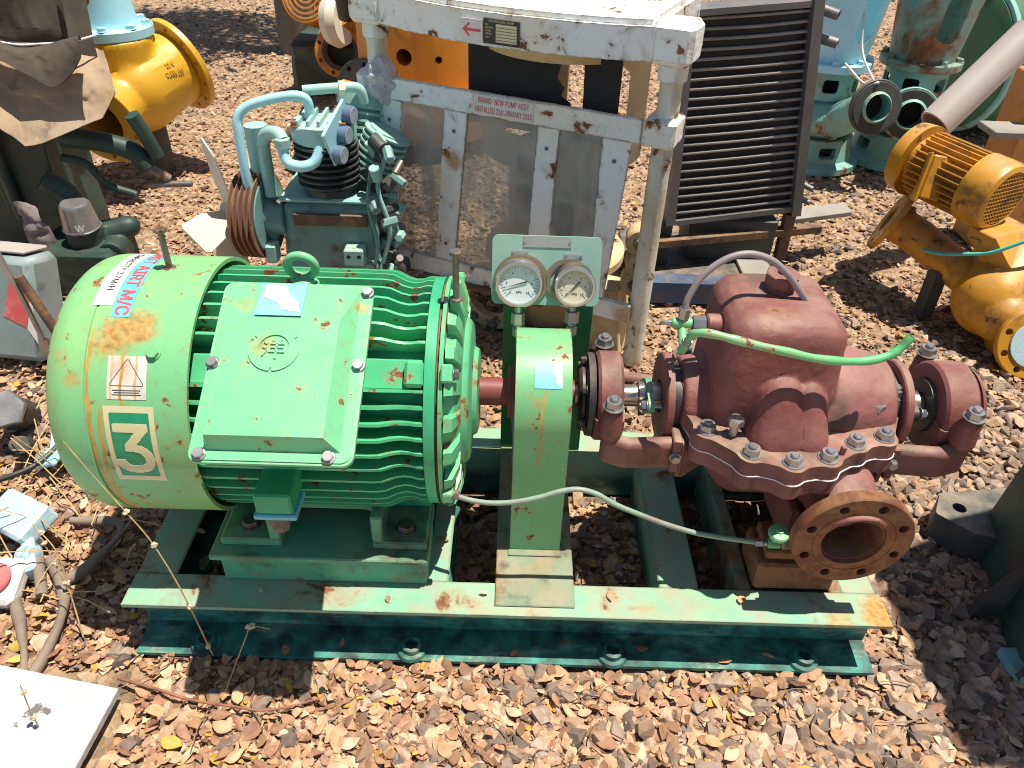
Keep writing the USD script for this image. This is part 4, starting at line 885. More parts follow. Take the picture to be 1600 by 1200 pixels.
for i in range(8):
    a = i*PI/4+.2; part(wf, 'flange_bolt', hexbolt(oc+WN*.03+(WU*math.cos(a)+WV*math.sin(a))*.102, WN, .013, .01), M_oldsteel)
for k_, (s_, t_) in enumerate(((.875, .41), (.885, .33), (.875, .26))):
    part(wf, 'side_lug', rough(cut(cyl(wp(s_, t_, -.12), wp(s_+.02, t_, -.05), .045, 24, .006), .02), .002, 40), M_cream2, 40)
    part(wf, 'lug_bolt', hexbolt(wp(s_+.02, t_, -.05), WN+WU*.2, .017, .014), M_oldsteel)
part(wf, 'orange_leg', rough(cut(hull(np.vstack([obox(wp(.80, .22, -.08), WU, WV, WN, (.10, .03, .10), .004).vertices, obox(wp(.82, .005, -.08), WU, WV, WN, (.13, .01, .14), .002).vertices])), .03), .002, 30), M_cream2, 40)

# ---------------------------------------------------------------- radiator on its skid
ra, ru, rv = A(.602, 1.73, .259), unit(A(.975, .219, .024)), unit(A(-.0271, .0118, .9996)); rv = unit(rv-ru*(rv@ru)); rn = np.cross(ru, rv)
RH = .735
def ur(v): return .505-.095*v/.72
def rp(u, v, n=0.): return ra+ru*u+rv*v+rn*n
def rpoly(pts, n0, h): return extr(sg.Polygon(pts), h, rp(0, 0, n0), ru, rv)
rad = thing('radiator', 'large old grey radiator with bare horizontal tubes standing on a dark skid', 'radiator', (.85, 1.78, .26))
part(rad, 'core', rpoly([(.006, .004), (ur(0)-.03, .004), (ur(RH)-.03, RH-.004), (-.02, RH-.004)], -.09, .075), M_radcore, False)
part(rad, 'side_rail', rpoly([(-.042, -.012), (-.004, -.012), (-.024, RH), (-.056, RH)], -.10, .115), M_rad)
part(rad, 'side_rail', rpoly([(ur(0)-.028, -.02), (ur(0)+.010, -.02), (ur(RH)+.010, RH+.03), (ur(RH)-.028, RH+.03)], -.10, .118), M_rad)
part(rad, 'bottom_rail', rpoly([(-.003, -.014), (ur(0)-.029, -.004), (ur(0)-.029, .018), (-.003, .004)], -.08, .092), M_rad)
part(rad, 'top_rail', rpoly([(-.023, RH-.02), (ur(RH)-.029, RH-.008), (ur(RH)-.029, RH+.012), (-.023, RH)], -.10, .112), M_rad)
nt = 22
for i in range(nt):
    v = .03+(RH-.06)*i/(nt-1); l = -.004-.02*v/RH
    pts = [rp(l+.001, v, -.006), rp((l+ur(v))/2, v+.004+rng.normal(0, .0015), -.004), rp(ur(v)-.029, v+.010, -.006)]
    part(rad, 'tube', tube(spline(pts, 4), .0058, 8), M_radtube, 60)
part(rad, 'end_tank', hull(np.vstack([obox(rp(ur(.1)+.036, .05, -.07), ru, rv, rn, (.045, .06, .06), .02).vertices, obox(rp(ur(.65)+.036, .66, -.07), ru, rv, rn, (.045, .06, .06), .02).vertices])), M_black, 40)
for u_, v_, L_ in ((ur(.70)+.02, .715, .05), (ur(.62)+.02, .625, .06), (ur(.1)+.01, .10, .04), (ur(.05)+.0, .045, .045)):
    part(rad, 'pipe_stub', pipe(rp(u_, v_, -.04), rp(u_+L_, v_-.015, .015), .017 if v_ > .3 else .011, .010 if v_ > .3 else .006, 20), M_rad)
skid = thing('radiator_skid', 'dark skid of blue beam, rusty angle and planks beneath the radiator', 'skid', (.85, 1.7, 0))
part(skid, 'blue_beam', bx(.44, .955, 1.53, 1.60, .015, .105, .003), M_skidblue)
part(skid, 'base_sheet', bx(.44, 1.02, 1.605, 2.05, .04, .065, .003), M_dkcast)
part(skid, 'rusty_angle', hull(np.vstack([bx(.45, .47, 1.66, 1.70, .165, .195, .002).vertices, bx(1.20, 1.22, 1.86, 1.90, .165, .195, .002).vertices])), M_brownsteel)
part(skid, 'grey_plank', hull(np.vstack([bx(1.10, 1.12, 1.90, 1.99, .185, .205, .002).vertices, bx(1.36, 1.38, 1.99, 2.08, .185, .205, .002).vertices])), M_wood)
part(skid, 'post', bx(.50, .54, 1.70, 1.74, .0655, .2585, .002), M_brownsteel)
part(skid, 'post', bx(1.05, 1.09, 1.82, 1.86, .0655, .255, .002), M_brownsteel)
part(skid, 'cross_plank', bx(.88, 1.0, 1.62, 1.78, .066, .082, .002), M_wood)
part(skid, 'under_block', bx(.52, .60, 1.74, 1.98, .0655, .24, .004), M_dkcast)
part(skid, 'under_block', bx(.68, 1.02, 1.80, 1.98, .0655, .235, .004), M_dkcast)

# ---------------------------------------------------------------- air compressor
comp = thing('air_compressor', 'teal belt driven air compressor with finned cylinders and white fan behind the motor', 'air compressor', (-.62, 1.36, 0))
part(comp, 'crankcase', hull(np.vstack([bx(-.76, -.43, 1.24, 1.52, .0, .02, .004).vertices, bx(-.735, -.445, 1.26, 1.50, .45, .495, .02).vertices])), M_compdk, 30)
part(comp, 'crankcase_top', bx(-.742, -.44, 1.255, 1.505, .4955, .51, .006), M_comp)
part(comp, 'rust_strip', bx(-.70, -.47, 1.2445, 1.2555, .425, .462, .001), M_brownsteel)
lug = tm(man(bx(-.545, -.482, 1.20, 1.2535, .31, .365, .004))-man(cyl((-.53, 1.1, .342), (-.53, 1.3, .342), .007, 14))-man(cyl((-.497, 1.1, .342), (-.497, 1.3, .342), .007, 14)))
part(comp, 'mounting_lug', lug, M_comp)
part(comp, 'mounting_lug', bx(-.80, -.765, 1.22, 1.27, .30, .36, .004), M_comp)
def finned(c, ax, r, L, n, m):
    prof = [(0, 0), (0, r*.8)]
    for i in range(n):
        t = L*(i+.25)/n; prof += [(t, r*.78), (t+L*.1/n, r), (t+L*.42/n, r), (t+L*.52/n, r*.78)]
    return lathe(prof+[(L, r*.78), (L, 0)], c, ax, 36)
c1 = A(-.592, 1.335, .515)
part(comp, 'cylinder_base', cyl(c1-A(0, 0, .005), c1+A(0, 0, .02), .086, 8, .003), M_finblk)
part(comp, 'cylinder', finned(c1+A(0, 0, .02), A(.0, 0, 1), .098, .14, 7, 0), M_finblk, 20)
part(comp, 'cylinder_head', hull(np.vstack([cyl(c1+A(0, 0, .16), c1+A(0, 0, .215), .094, 24).vertices, bx(c1[0]-.085, c1[0]+.085, c1[1]-.075, c1[1]+.085, .68, .728, .01).vertices])), M_comp, 30)
for i in range(5):
    x_ = c1[0]-.062+i*.031; part(comp, 'head_fin', bx(x_-.005, x_+.005, c1[1]-.07, c1[1]+.075, .7285, .748, .002), M_comp)
for x_, y_ in ((-.07, -.06), (.07, -.06), (-.07, .07), (.07, .07)):
    part(comp, 'head_bolt', hexbolt(c1+A(x_, y_, .214), (0, 0, 1), .013, .012), M_pulley)
c2 = A(-.535, 1.47, .54)
part(comp, 'cylinder', finned(c2, unit(A(.15, .3, 1)), .085, .18, 8, 0), M_comp, 20)
part(comp, 'cylinder_head', cyl(c2+unit(A(.15, .3, 1))*.181, c2+unit(A(.15, .3, 1))*.235, .082, 24, .008), M_comp)
c3 = A(-.475, 1.40, .53)
part(comp, 'cylinder', finned(c3, unit(A(.45, .1, 1)), .075, .16, 8, 0), M_comp, 20)
def cpipe(nm, pts, r, m): return part(comp, nm, tube(spline(pts, 8), r, 12), m, 60)
cpipe('air_pipe', [(-.832, 1.27, .50), (-.834, 1.27, .60), (-.836, 1.28, .70), (-.832, 1.29, .745), (-.80, 1.30, .775), (-.73, 1.31, .795), (-.665, 1.32, .803), (-.635, 1.33, .79), (-.63, 1.335, .755), (-.63, 1.335, .72)], .0145, M_ltblue)
part(comp, 'pipe_union', cyl((-.832, 1.27, .47), (-.832, 1.27, .505), .028, 6, .002), M_comp)
part(comp, 'pipe_elbow', tube(spline([(-.832, 1.27, .47), (-.83, 1.275, .43), (-.81, 1.29, .39), (-.78, 1.30, .36)], 6), .027, 14), M_compdk, 60)
cpipe('u_pipe', [(-.70, 1.25, .69), (-.70, 1.245, .655), (-.685, 1.235, .63), (-.645, 1.225, .625), (-.61, 1.235, .635), (-.595, 1.25, .665), (-.592, 1.27, .71)], .0165, M_ltblue)
cpipe('elbow_pipe', [(-.775, 1.30, .50), (-.775, 1.30, .62), (-.772, 1.30, .675), (-.75, 1.29, .70), (-.715, 1.27, .705), (-.70, 1.255, .69)], .020, M_comp)
part(comp, 'pipe_nut', cyl((-.70, 1.25, .672), (-.70, 1.25, .70), .024, 6, .002), M_comp)
part(comp, 'pipe_nut', cyl((-.592, 1.27, .70), (-.592, 1.27, .728), .024, 6, .002), M_comp)
cpipe('top_pipe', [(-.66, 1.40, .795), (-.56, 1.42, .80), (-.50, 1.44, .795), (-.485, 1.45, .75)], .016, M_comp)
part(comp, 'pipe_nut', cyl((-.555, 1.42, .80), (-.535, 1.425, .80), .022, 6, .002), M_fanw)
cpipe('rusty_pipe', [(-.74, 1.36, .64), (-.68, 1.38, .70), (-.66, 1.44, .73)], .017, M_pulley)
cpipe('rusty_pipe', [(-.72, 1.34, .56), (-.66, 1.38, .64), (-.62, 1.44, .70)], .017, M_pulley)
cpipe('side_tank', [(-.81, 1.36, .48), (-.81, 1.36, .60), (-.81, 1.36, .70)], .035, M_comp)
go, gu, gv = A(-.535, 1.27, .715), unit(A(.25, .75, .42)), unit(A(-.12, -.45, .9)); gv = unit(gv-gu*(gv@gu)); gn = np.cross(gu, gv)
part(comp, 'gauge_board', obox(go, gu, gv, gn, (.15, .125, .010), .003), M_ltblue)
for a_, b_ in ((-.055, -.03), (0, -.005), (.055, .02)):
    cc = go+gu*a_+gv*b_
    part(comp, 'gauge', cyl(cc+gn*.0055, cc+gn*.032, .027, 24, .003), M_gaugeblue)
    part(comp, 'gauge_face', cyl(cc+gn*.0322, cc+gn*.034, .024, 24, .0002), M_gaugeface)
# control gear on the right
for i in range(34):
    r_ = np.random.default_rng(40+i); p0 = A(-.425+r_.uniform(-.05, .06), 1.27+r_.uniform(-.05, .10), .24+.0135*i)
    d_ = unit(r_.normal(size=3)*A(1, 1, .6)); part(comp, 'control_fitting', (cyl(p0-d_*.025, p0+d_*.025, r_.uniform(.012, .022), r_.choice([6, 16]), .002)), [M_compdk, M_finblk, M_oldsteel, M_comp][i % 4])
cpipe('control_line', [(-.43, 1.25, .30), (-.40, 1.25, .42), (-.43, 1.26, .55), (-.40, 1.28, .66), (-.43, 1.32, .70), (-.46, 1.34, .64)], .007, M_comp)
cpipe('control_line', [(-.46, 1.24, .28), (-.44, 1.23, .38), (-.46, 1.24, .50), (-.45, 1.26, .60)], .006, M_compdk)
# pulley, fan, belt guard
pc = A(-.842, 1.32, .425); pax = unit(A(1, -.12, .02))
prof = [(-.035, 0), (-.035, .125)]+sum([[(-.035+.018*i+.003, .139), (-.035+.018*i+.006, .139), (-.035+.018*i+.009, .124), (-.035+.018*i+.015, .124)] for i in range(4)], [])+[(.040, .139), (.044, .139), (.044, .118), (.02, .11), (.02, 0)]
part(comp, 'pulley', lathe(prof, pc, pax, 56), M_pulley, 25)
part(comp, 'crank_boss', cyl(pc+pax*.02, pc+pax*.11, .06, 28, .004), M_compdk)
fx, fy, fz = axes_from(pax)
for i in range(5):
    a = i*2*PI/5+.55; d_ = fx*math.cos(a)+fy*math.sin(a); e_ = np.cross(pax, d_); hub = pc-pax*.085
    pts = []
    for r0, w_, tw in ((.03, .025, .95), (.12, .050, .85), (.235, .056, .75), (.25, .044, .7)):
        ch = e_*math.cos(tw)+pax*math.sin(tw); nn_ = np.cross(d_, ch)
        pts += [hub+d_*r0+ch*w_+nn_*.002, hub+d_*r0-ch*w_+nn_*.002, hub+d_*r0+ch*w_-nn_*.002, hub+d_*r0-ch*w_-nn_*.002]
    part(comp, 'fan_blade', hull(pts), M_fanw)
part(comp, 'fan_hub', lathe([(-.115, 0), (-.11, .03), (-.07, .045), (-.036, .04), (-.036, 0)], pc, pax, 28), M_fanw)
part(comp, 'belt_cover', hull(np.vstack([bx(-.80, -.73, 1.36, 1.52, .0, .02, .004).vertices, bx(-.775, -.745, 1.40, 1.50, .42, .45, .004).vertices])), M_cream)
part(comp, 'pulley_disc', cyl(pc+pax*.0445, pc+pax*.05, .12, 40, .002), M_compdk)
bg = trimesh.creation.icosphere(3, 1.0); bg.vertices *= A(.055, .055, .075); bg.vertices += bg.vertices*((meshkit.fbm(bg.vertices*40, 3, 4)-.5)*.9)[:, None]
bg.vertices += A(-.435, 1.50, .80)
single('plastic_bag', 'crumpled clear white plastic bag on top of the teal compressor', 'plastic bag', bg, M_bag, smooth=False)

# ---------------------------------------------------------------- yellow valve with light blue bonnet
def flange(c, ax, R_, r_, h, nb, rb, hole=.011, n=56):
    m = man(cyl(c, np.asarray(c)+unit(ax)*h, R_, n, .003))
    if r_: m = m-man(cyl(np.asarray(c)-unit(ax)*h, np.asarray(c)+unit(ax)*h*2, r_, 40))
    x, y, z = axes_from(ax)
    for i in range(nb):
        a = (i+.5)*2*PI/nb; p = np.asarray(c)+rb*(x*math.cos(a)+y*math.sin(a)); m = m-man(cyl(p-z*h, p+z*h*2, hole, 12))
    return tm(m)
yv = thing('yellow_valve', 'big glossy yellow flanged valve body with a light blue bonnet', 'valve', (-1.75, 2.7, 0))
yc = A(-1.765, 2.64, .41); yax = unit(A(.55, .78, .25)); yf = yc+yax*.235
ybr = unit(A(-.20, -.95, -.20)); yb = yc+ybr*.27
body = blend([ballhull([(yc, .19), (yc+yax*.16, .17)]), lathe([(0, 0), (0, .17), (.10, .165), (.10, 0)], yf-yax*.10, yax, 36), lathe([(0, 0), (0, .125), (.25, .13), (.25, 0)], yb-ybr*.25, ybr, 36), cyl(yc+A(-.03, 0, .12), yc+A(-.03, 0, .23), .15, 36)], .03, 8)
body = tm(man(body)-man(cyl(yb-ybr*.16, yb+ybr*.1, .105, 36)))
part(yv, 'valve_body', body, M_yellow, 60)
part(yv, 'end_flange', flange(yf, yax, .215, .0, .03, 12, .188), M_yellow, 30)
part(yv, 'inlet_flange', flange(yb, ybr, .19, .108, .03, 10, .163), M_yellow, 30)
part(yv, 'bore', cyl(yb-ybr*.155, yb-ybr*.15, .104, 32), M_hole)
for i in range(12):
    x, y, z = axes_from(yax); a = i*2*PI/12; 
ld = A(.62, -.72, .42); ld = unit(ld-yax*(ld@yax)); lv_ = np.cross(ld, yax)
part(yv, 'cast_lettering', cat(text_on('CLASS 150', .02, yc+yax*.13+ld*.179-lv_*.02, yax, lv_, .10, .003), text_on('10 K', .02, yc+yax*.13+ld*.179+lv_*.015, yax, lv_, .045, .003)), M_yellow)
part(yv, 'foot', cat(cyl((-1.75, 2.68, 0), (-1.75, 2.68, .25), .06, 20, .005)), M_dkcast)
bc = yc+A(-.05, .02, .231)
part(yv, 'bonnet_flange', cyl(bc, bc+A(0, 0, .045), .175, 48, .006), M_ltblue)
part(yv, 'bonnet', lathe([(.0455, 0), (.0455, .125), (.07, .115), (.35, .085), (.35, 0)], bc, (0, 0, 1), 36), M_ltblue, 40)
for a in np.arange(8)*PI/4+.2: part(yv, 'bonnet_bolt', hexbolt(bc+A(.15*math.cos(a), .15*math.sin(a), .0455), (0, 0, 1), .02, .014), M_ltblue)

# ---------------------------------------------------------------- tarp covered machine on the left
dm = thing('covered_machine', 'dark green engine standing half hidden under a tan canvas tarp', 'engine', (-1.9, 2.0, 0))
part(dm, 'engine_block', rough(cut(bx(-2.4, -1.70, 1.76, 2.02, .0, .74, .03), .06), .008, 9), M_dkmachine, 40)
part(dm, 'side_panel', hull(np.vstack([bx(-1.86, -1.66, 1.62, 1.715, .25, .30, .005).vertices, bx(-1.90, -1.66, 1.66, 1.715, .58, .64, .005).vertices])), M_dkmachine)
part(dm, 'panel_edge', tube([(-1.80, 1.60, .25), (-1.83, 1.62, .60)], .02, 10), M_dkmachine, 60)
part(dm, 'sump', rough(cut(bx(-1.74, -1.44, 1.46, 1.68, .0, .19, .02), .04), .006, 20), M_dkmachine, 40)
part(dm, 'pump_housing', rough(blend([cyl((-1.56, 1.56, .10), (-1.56, 1.56, .245), .068, 24), cyl((-1.46, 1.58, .16), (-1.46, 1.50, .16), .05, 20), ballhull([((-1.50, 1.60, .20), .05), ((-1.43, 1.62, .22), .04)])], .015, 5), .003, 30), M_dkmachine, 50)
part(dm, 'housing_bolt', hexbolt((-1.46, 1.4985, .16), (0, -1, .2), .02, .012), M_oldsteel)
for pts, r in (([(-1.62, 1.7, .52), (-1.50, 1.72, .50), (-1.40, 1.74, .46), (-1.36, 1.74, .40)], .035), ([(-1.36, 1.72, .60), (-1.34, 1.74, .52), (-1.32, 1.75, .44)], .026), ([(-1.62, 1.66, .46), (-1.54, 1.66, .44), (-1.49, 1.67, .36), (-1.40, 1.68, .32)], .014), ([(-1.68, 1.6, .40), (-1.62, 1.62, .34), (-1.60, 1.60, .28)], .04)):
    part(dm, 'engine_pipe', tube(spline(pts, 6), r, 12), M_dkmachine, 60)
part(dm, 'drain_cock', cat(cyl((-1.36, 1.74, .40), (-1.30, 1.76, .35), .018, 12), cyl((-1.38, 1.74, .335), (-1.22, 1.76, .335), .012, 12)), M_oldsteel)
part(dm, 'filter_bowl', rough(lathe([(0, 0), (0, .062), (.006, .066), (.012, .06), (.09, .052), (.10, .044), (.102, 0)], (-1.560, 1.545, .2455), (0, -.05, 1), 36), .002, 25), M_alu, 40)
part(dm, 'bowl_lettering', text_on('W', .022, A(-1.533, 1.484, .272), unit(A(.92, .36, 0)), A(0, .06, 1), .03, .001, True), M_white)
# canvas
upc = spline([(-1.95, 1.66, .81), (-1.79, 1.72, .80), (-1.656, 1.74, .800), (-1.56, 1.77, .806), (-1.52, 1.82, .825)], 8)
lowc = A(*[(-2.05, 1.50, .84), (-1.82, 1.52, .71), (-1.66, 1.54, .540), (-1.60, 1.55, .552), (-1.40, 1.60, .625), (-1.352, 1.64, .70), (-1.385, 1.70, .745), (-1.44, 1.80, .79)])
def resample(c, n):
    d = np.r_[0, np.cumsum(np.linalg.norm(np.diff(c, axis=0), axis=1))]; return np.stack([np.interp(np.linspace(0, d[-1], n), d, np.asarray(c)[:, k]) for k in range(3)], 1)
def loft(a, b, nu, nv, bulge, amp, seed, th=.004, sc=11):
    a, b = resample(a, nu), resample(b, nu); t = np.linspace(0, 1, nv)[None, :, None]
    v = a[:, None]*(1-t)+b[:, None]*t; v[..., 2] += bulge*np.sin(PI*t[..., 0]); 
    n_ = meshkit.fbm(v*sc, 3, seed)-.5; w_ = np.sin(PI*np.clip(t[..., 0], 0, .93)); v[..., 1] += amp*2*n_*np.maximum(w_, .25*t[..., 0]); v[..., 2] += amp*n_*w_
    v = v.reshape(-1, 3); f = []
    for i in range(nu-1):
        for j in range(nv-1):
            q = i*nv+j; f += [[q, q+nv, q+nv+1], [q, q+nv+1, q+1]]
    m = trimesh.Trimesh(v, f, process=False); nn_ = m.vertex_normals; m2 = trimesh.Trimesh(v-nn_*th, np.array(f)[:, ::-1], process=False); return cat(m, m2)
tarp = thing('canvas_tarp', 'tan and brown canvas tarp tied with string over the dark engine', 'tarp', (-1.7, 1.8, .6))
part(tarp, 'skirt', loft(upc, lowc, 150, 60, -.02, .06, 3, .003, 8), M_tarp, True)
bag = hull(np.vstack([trimesh.creation.icosphere(2, .13).vertices+A(x, y, z) for x, y, z in ((-2.05, 1.92, .84), (-1.70, 1.89, .83), (-1.72, 2.1, .95), (-2.05, 2.1, 1.25), (-1.74, 2.0, 1.25))]))
bag = cut(bag, .035); bag.vertices += bag.vertex_normals*((meshkit.fbm(bag.vertices*A(9, 9, 4), 3, 8)-.5)*.07)[:, None]
part(tarp, 'bundle', bag, M_tarpdk, 60)
part(tarp, 'lower_bundle', loft(A(*[(-1.848, 1.7, 0.84), (-1.724, 1.7, 0.832), (-1.598, 1.7, 0.832), (-1.511, 1.7, 0.838), (-1.451, 1.7, 0.848)]), spline([(-1.795, 1.6, 0.826), (-1.682, 1.6, 0.8), (-1.613, 1.6, 0.76), (-1.538, 1.6, 0.722), (-1.462, 1.6, 0.765), (-1.411, 1.6, 0.822)], 6), 90, 44, .03, .035, 17, .003, 12), M_tarpdk, True)
fold = loft(spline([(-1.555, 1.86, 1.05), (-1.51, 1.87, 1.06), (-1.485, 1.88, 1.05)], 6), A(*[(-1.53, 1.765, .80), (-1.485, 1.75, .70), (-1.455, 1.78, .76)]), 14, 16, .0, .012, 5)
part(tarp, 'fold', fold, M_tarpdk, 50)
part(tarp, 'string', tube(spline([(-1.778, 1.66, 0.851), (-1.699, 1.66, 0.842), (-1.639, 1.66, 0.836), (-1.587, 1.68, 0.835), (-1.511, 1.7, 0.838), (-1.472, 1.73, 0.841), (-1.439, 1.78, 0.845)], 8), .0036, 8), M_white, 60)
rg = loft(spline([(-1.72, 1.47, .37), (-1.69, 1.45, .385), (-1.66, 1.46, .36)], 6), spline([(-1.69, 1.43, .235), (-1.66, 1.42, .20), (-1.60, 1.44, .245)], 6), 26, 26, .03, .035, 21, .006, 22)
single('grey_rag', 'crumpled grey rag hanging on the dark engine beside its metal filter bowl', 'rag', rg, M_rag, smooth=50)

# ---------------------------------------------------------------- red striped can with spanner and rod
can = thing('metal_can', 'grey metal can with red and white stripes left of the motor', 'can', (-1.53, 1.12, 0))
cu, cv_, cn = unit(A(.80, -.10, -.0)), unit(A(-.05, .30, 1)), None; cn = unit(np.cross(cu, cv_)); cv_ = np.cross(cn, cu)
co = A(-1.605, 1.13, .175)
part(can, 'can_body', obox(co, cu, cv_, cn, (.25, .34, .15), .022), M_can, 40)
part(can, 'can_top', obox(co+cv_*.183, cu, cv_, cn, (.20, .012, .11), .005), M_pvc)
for v0, h_ in ((.04, .17),):
    sp = sg.Polygon([(.015, -.02), (.085, -.05), (.125, .06), (.055, .10)])
    part(can, 'red_stripe', extr(sp, .001, co+cn*.0753, cu, cv_), M_redstripe)
    part(can, 'white_stripe', extr(sg.Polygon([(.09, -.055), (.118, -.10), (.12, .05), (.115, .055)]), .0012, co+cn*.0753, cu, cv_), M_white)
    part(can, 'red_stripe', extr(sg.Polygon([(-.13, .02), (-.06, -.0), (-.03, .09), (-.10, .12)]), .001, co+cn*.0753, cu, cv_), M_redstripe)
single('spanner', 'long steel spanner leaning on the red striped can', 'spanner', cat(tube([(-1.505, 1.0, .455), (-1.47, .985, .30), (-1.444, .97, .13)], .0085, 10), obox((-1.442, .968, .125), (.2, -.1, -1), (1, 0, .2), (0, 1, -.1), (.05, .034, .012), .004), torus((-1.509, 1.0, .468), (.3, -1, 0), .02, .008, 20, 8)), M_steel)
single('dark_rod', 'short dark steel rod leaning beside the spanner', 'rod', cyl((-1.455, .985, .36), (-1.385, .96, .17), .014, 16), M_brownsteel)

# ---------------------------------------------------------------- orange pumps behind the white frame
op = thing('orange_pump', 'orange pump with an open dark outlet flange behind the compressor', 'pump', (-1.1, 4.1, 0))
oc_, oax = A(-1.09, 3.95, .285), unit(A(.10, -1, .22))
part(op, 'outlet_flange', flange(oc_, oax, .150, .088, .03, 8, .127, .012), M_orange, 30)
part(op, 'raised_face', tm(man(cyl(oc_+oax*.0302, oc_+oax*.034, .108, 40))-man(cyl(oc_, oc_+oax*.05, .088, 40))), M_dkcast)
part(op, 'outlet_pipe', pipe(oc_-oax*.35, oc_, .10, .086, 32), M_orange)
part(op, 'bore', cyl(oc_-oax*.2, oc_-oax*.19, .086, 28), M_hole)
part(op, 'casing', blend([ballhull([(oc_-oax*.35, .2), ((-.95, 4.3, .35), .25)])], .05, 4), M_orange, 60)
part(op, 'motor', finned((-1.0, 4.15, .46), unit(A(-.25, -.55, .35)), .17, .25, 12, 0), M_orangedk, 20)
mh = A(-1.27, 4.0, .60)
part(op, 'fan_cover', pipe(mh+A(.05, .14, -.06), mh, .17, .155, 40), M_orange)
part(op, 'grille', cat(*[lathe([(0, r_-.006), (0, r_+.006), (.006, r_+.006), (.006, r_-.006), (0, r_-.006)], mh-unit(A(.05, .14, -.06))*.004, A(.05, .14, -.06), 32) for r_ in (.03, .06, .09, .12, .146)]), M_orangedk)
part(op, 'drum', lathe([(0, 0), (0, .13), (.05, .15), (.10, .13), (.10, 0)], (-1.13, 3.93, .46), (1, -.3, .1), 32), M_fanw)
part(op, 'black_cap', cyl((-.98, 3.75, .52), (-.98, 3.70, .66), .06, 20, .006), M_black)
part(op, 'dark_base', rough(cut(bx(-1.42, -.9, 4.0, 4.5, 0, .32, .03), .08), .01, 9), M_dkmachine, 40)
ob = thing('orange_casing', 'large orange casing with bolt holes seen through the white frame', 'pump casing', (-.5, 3.2, 0))
part(ob, 'casing', tm(man(lathe([(0, 0), (0, .34), (.03, .36), (.62, .36), (.66, .33), (.66, 0)], (-.50, 3.35, .05), (0, 0, 1), 48))-man(cyl((-.58, 2.9, .50), (-.56, 3.2, .50), .04, 20))-man(cyl((-.40, 2.9, .49), (-.41, 3.2, .49), .018, 16))), M_orange, 40)
part(ob, 'base_flange', cyl((-.50, 3.35, .30), (-.50, 3.35, .335), .46, 48, .004), M_orange)
fc_ = A(-.79, 3.12, .24)
part(ob, 'side_flange', flange(fc_, unit(A(-.55, -.8, .12)), .215, 0, .03, 10, .185, .014), M_dkcast, 30)
part(ob, 'flange_rim', pipe(fc_-unit(A(-.55, -.8, .12))*.012, fc_-unit(A(-.55, -.8, .12))*.0005, .219, .12, 48), M_orange)
part(ob, 'side_pipe', cyl(fc_-unit(A(-.55, -.8, .12))*.22, fc_-unit(A(-.55, -.8, .12))*.012, .13, 28), M_orange)

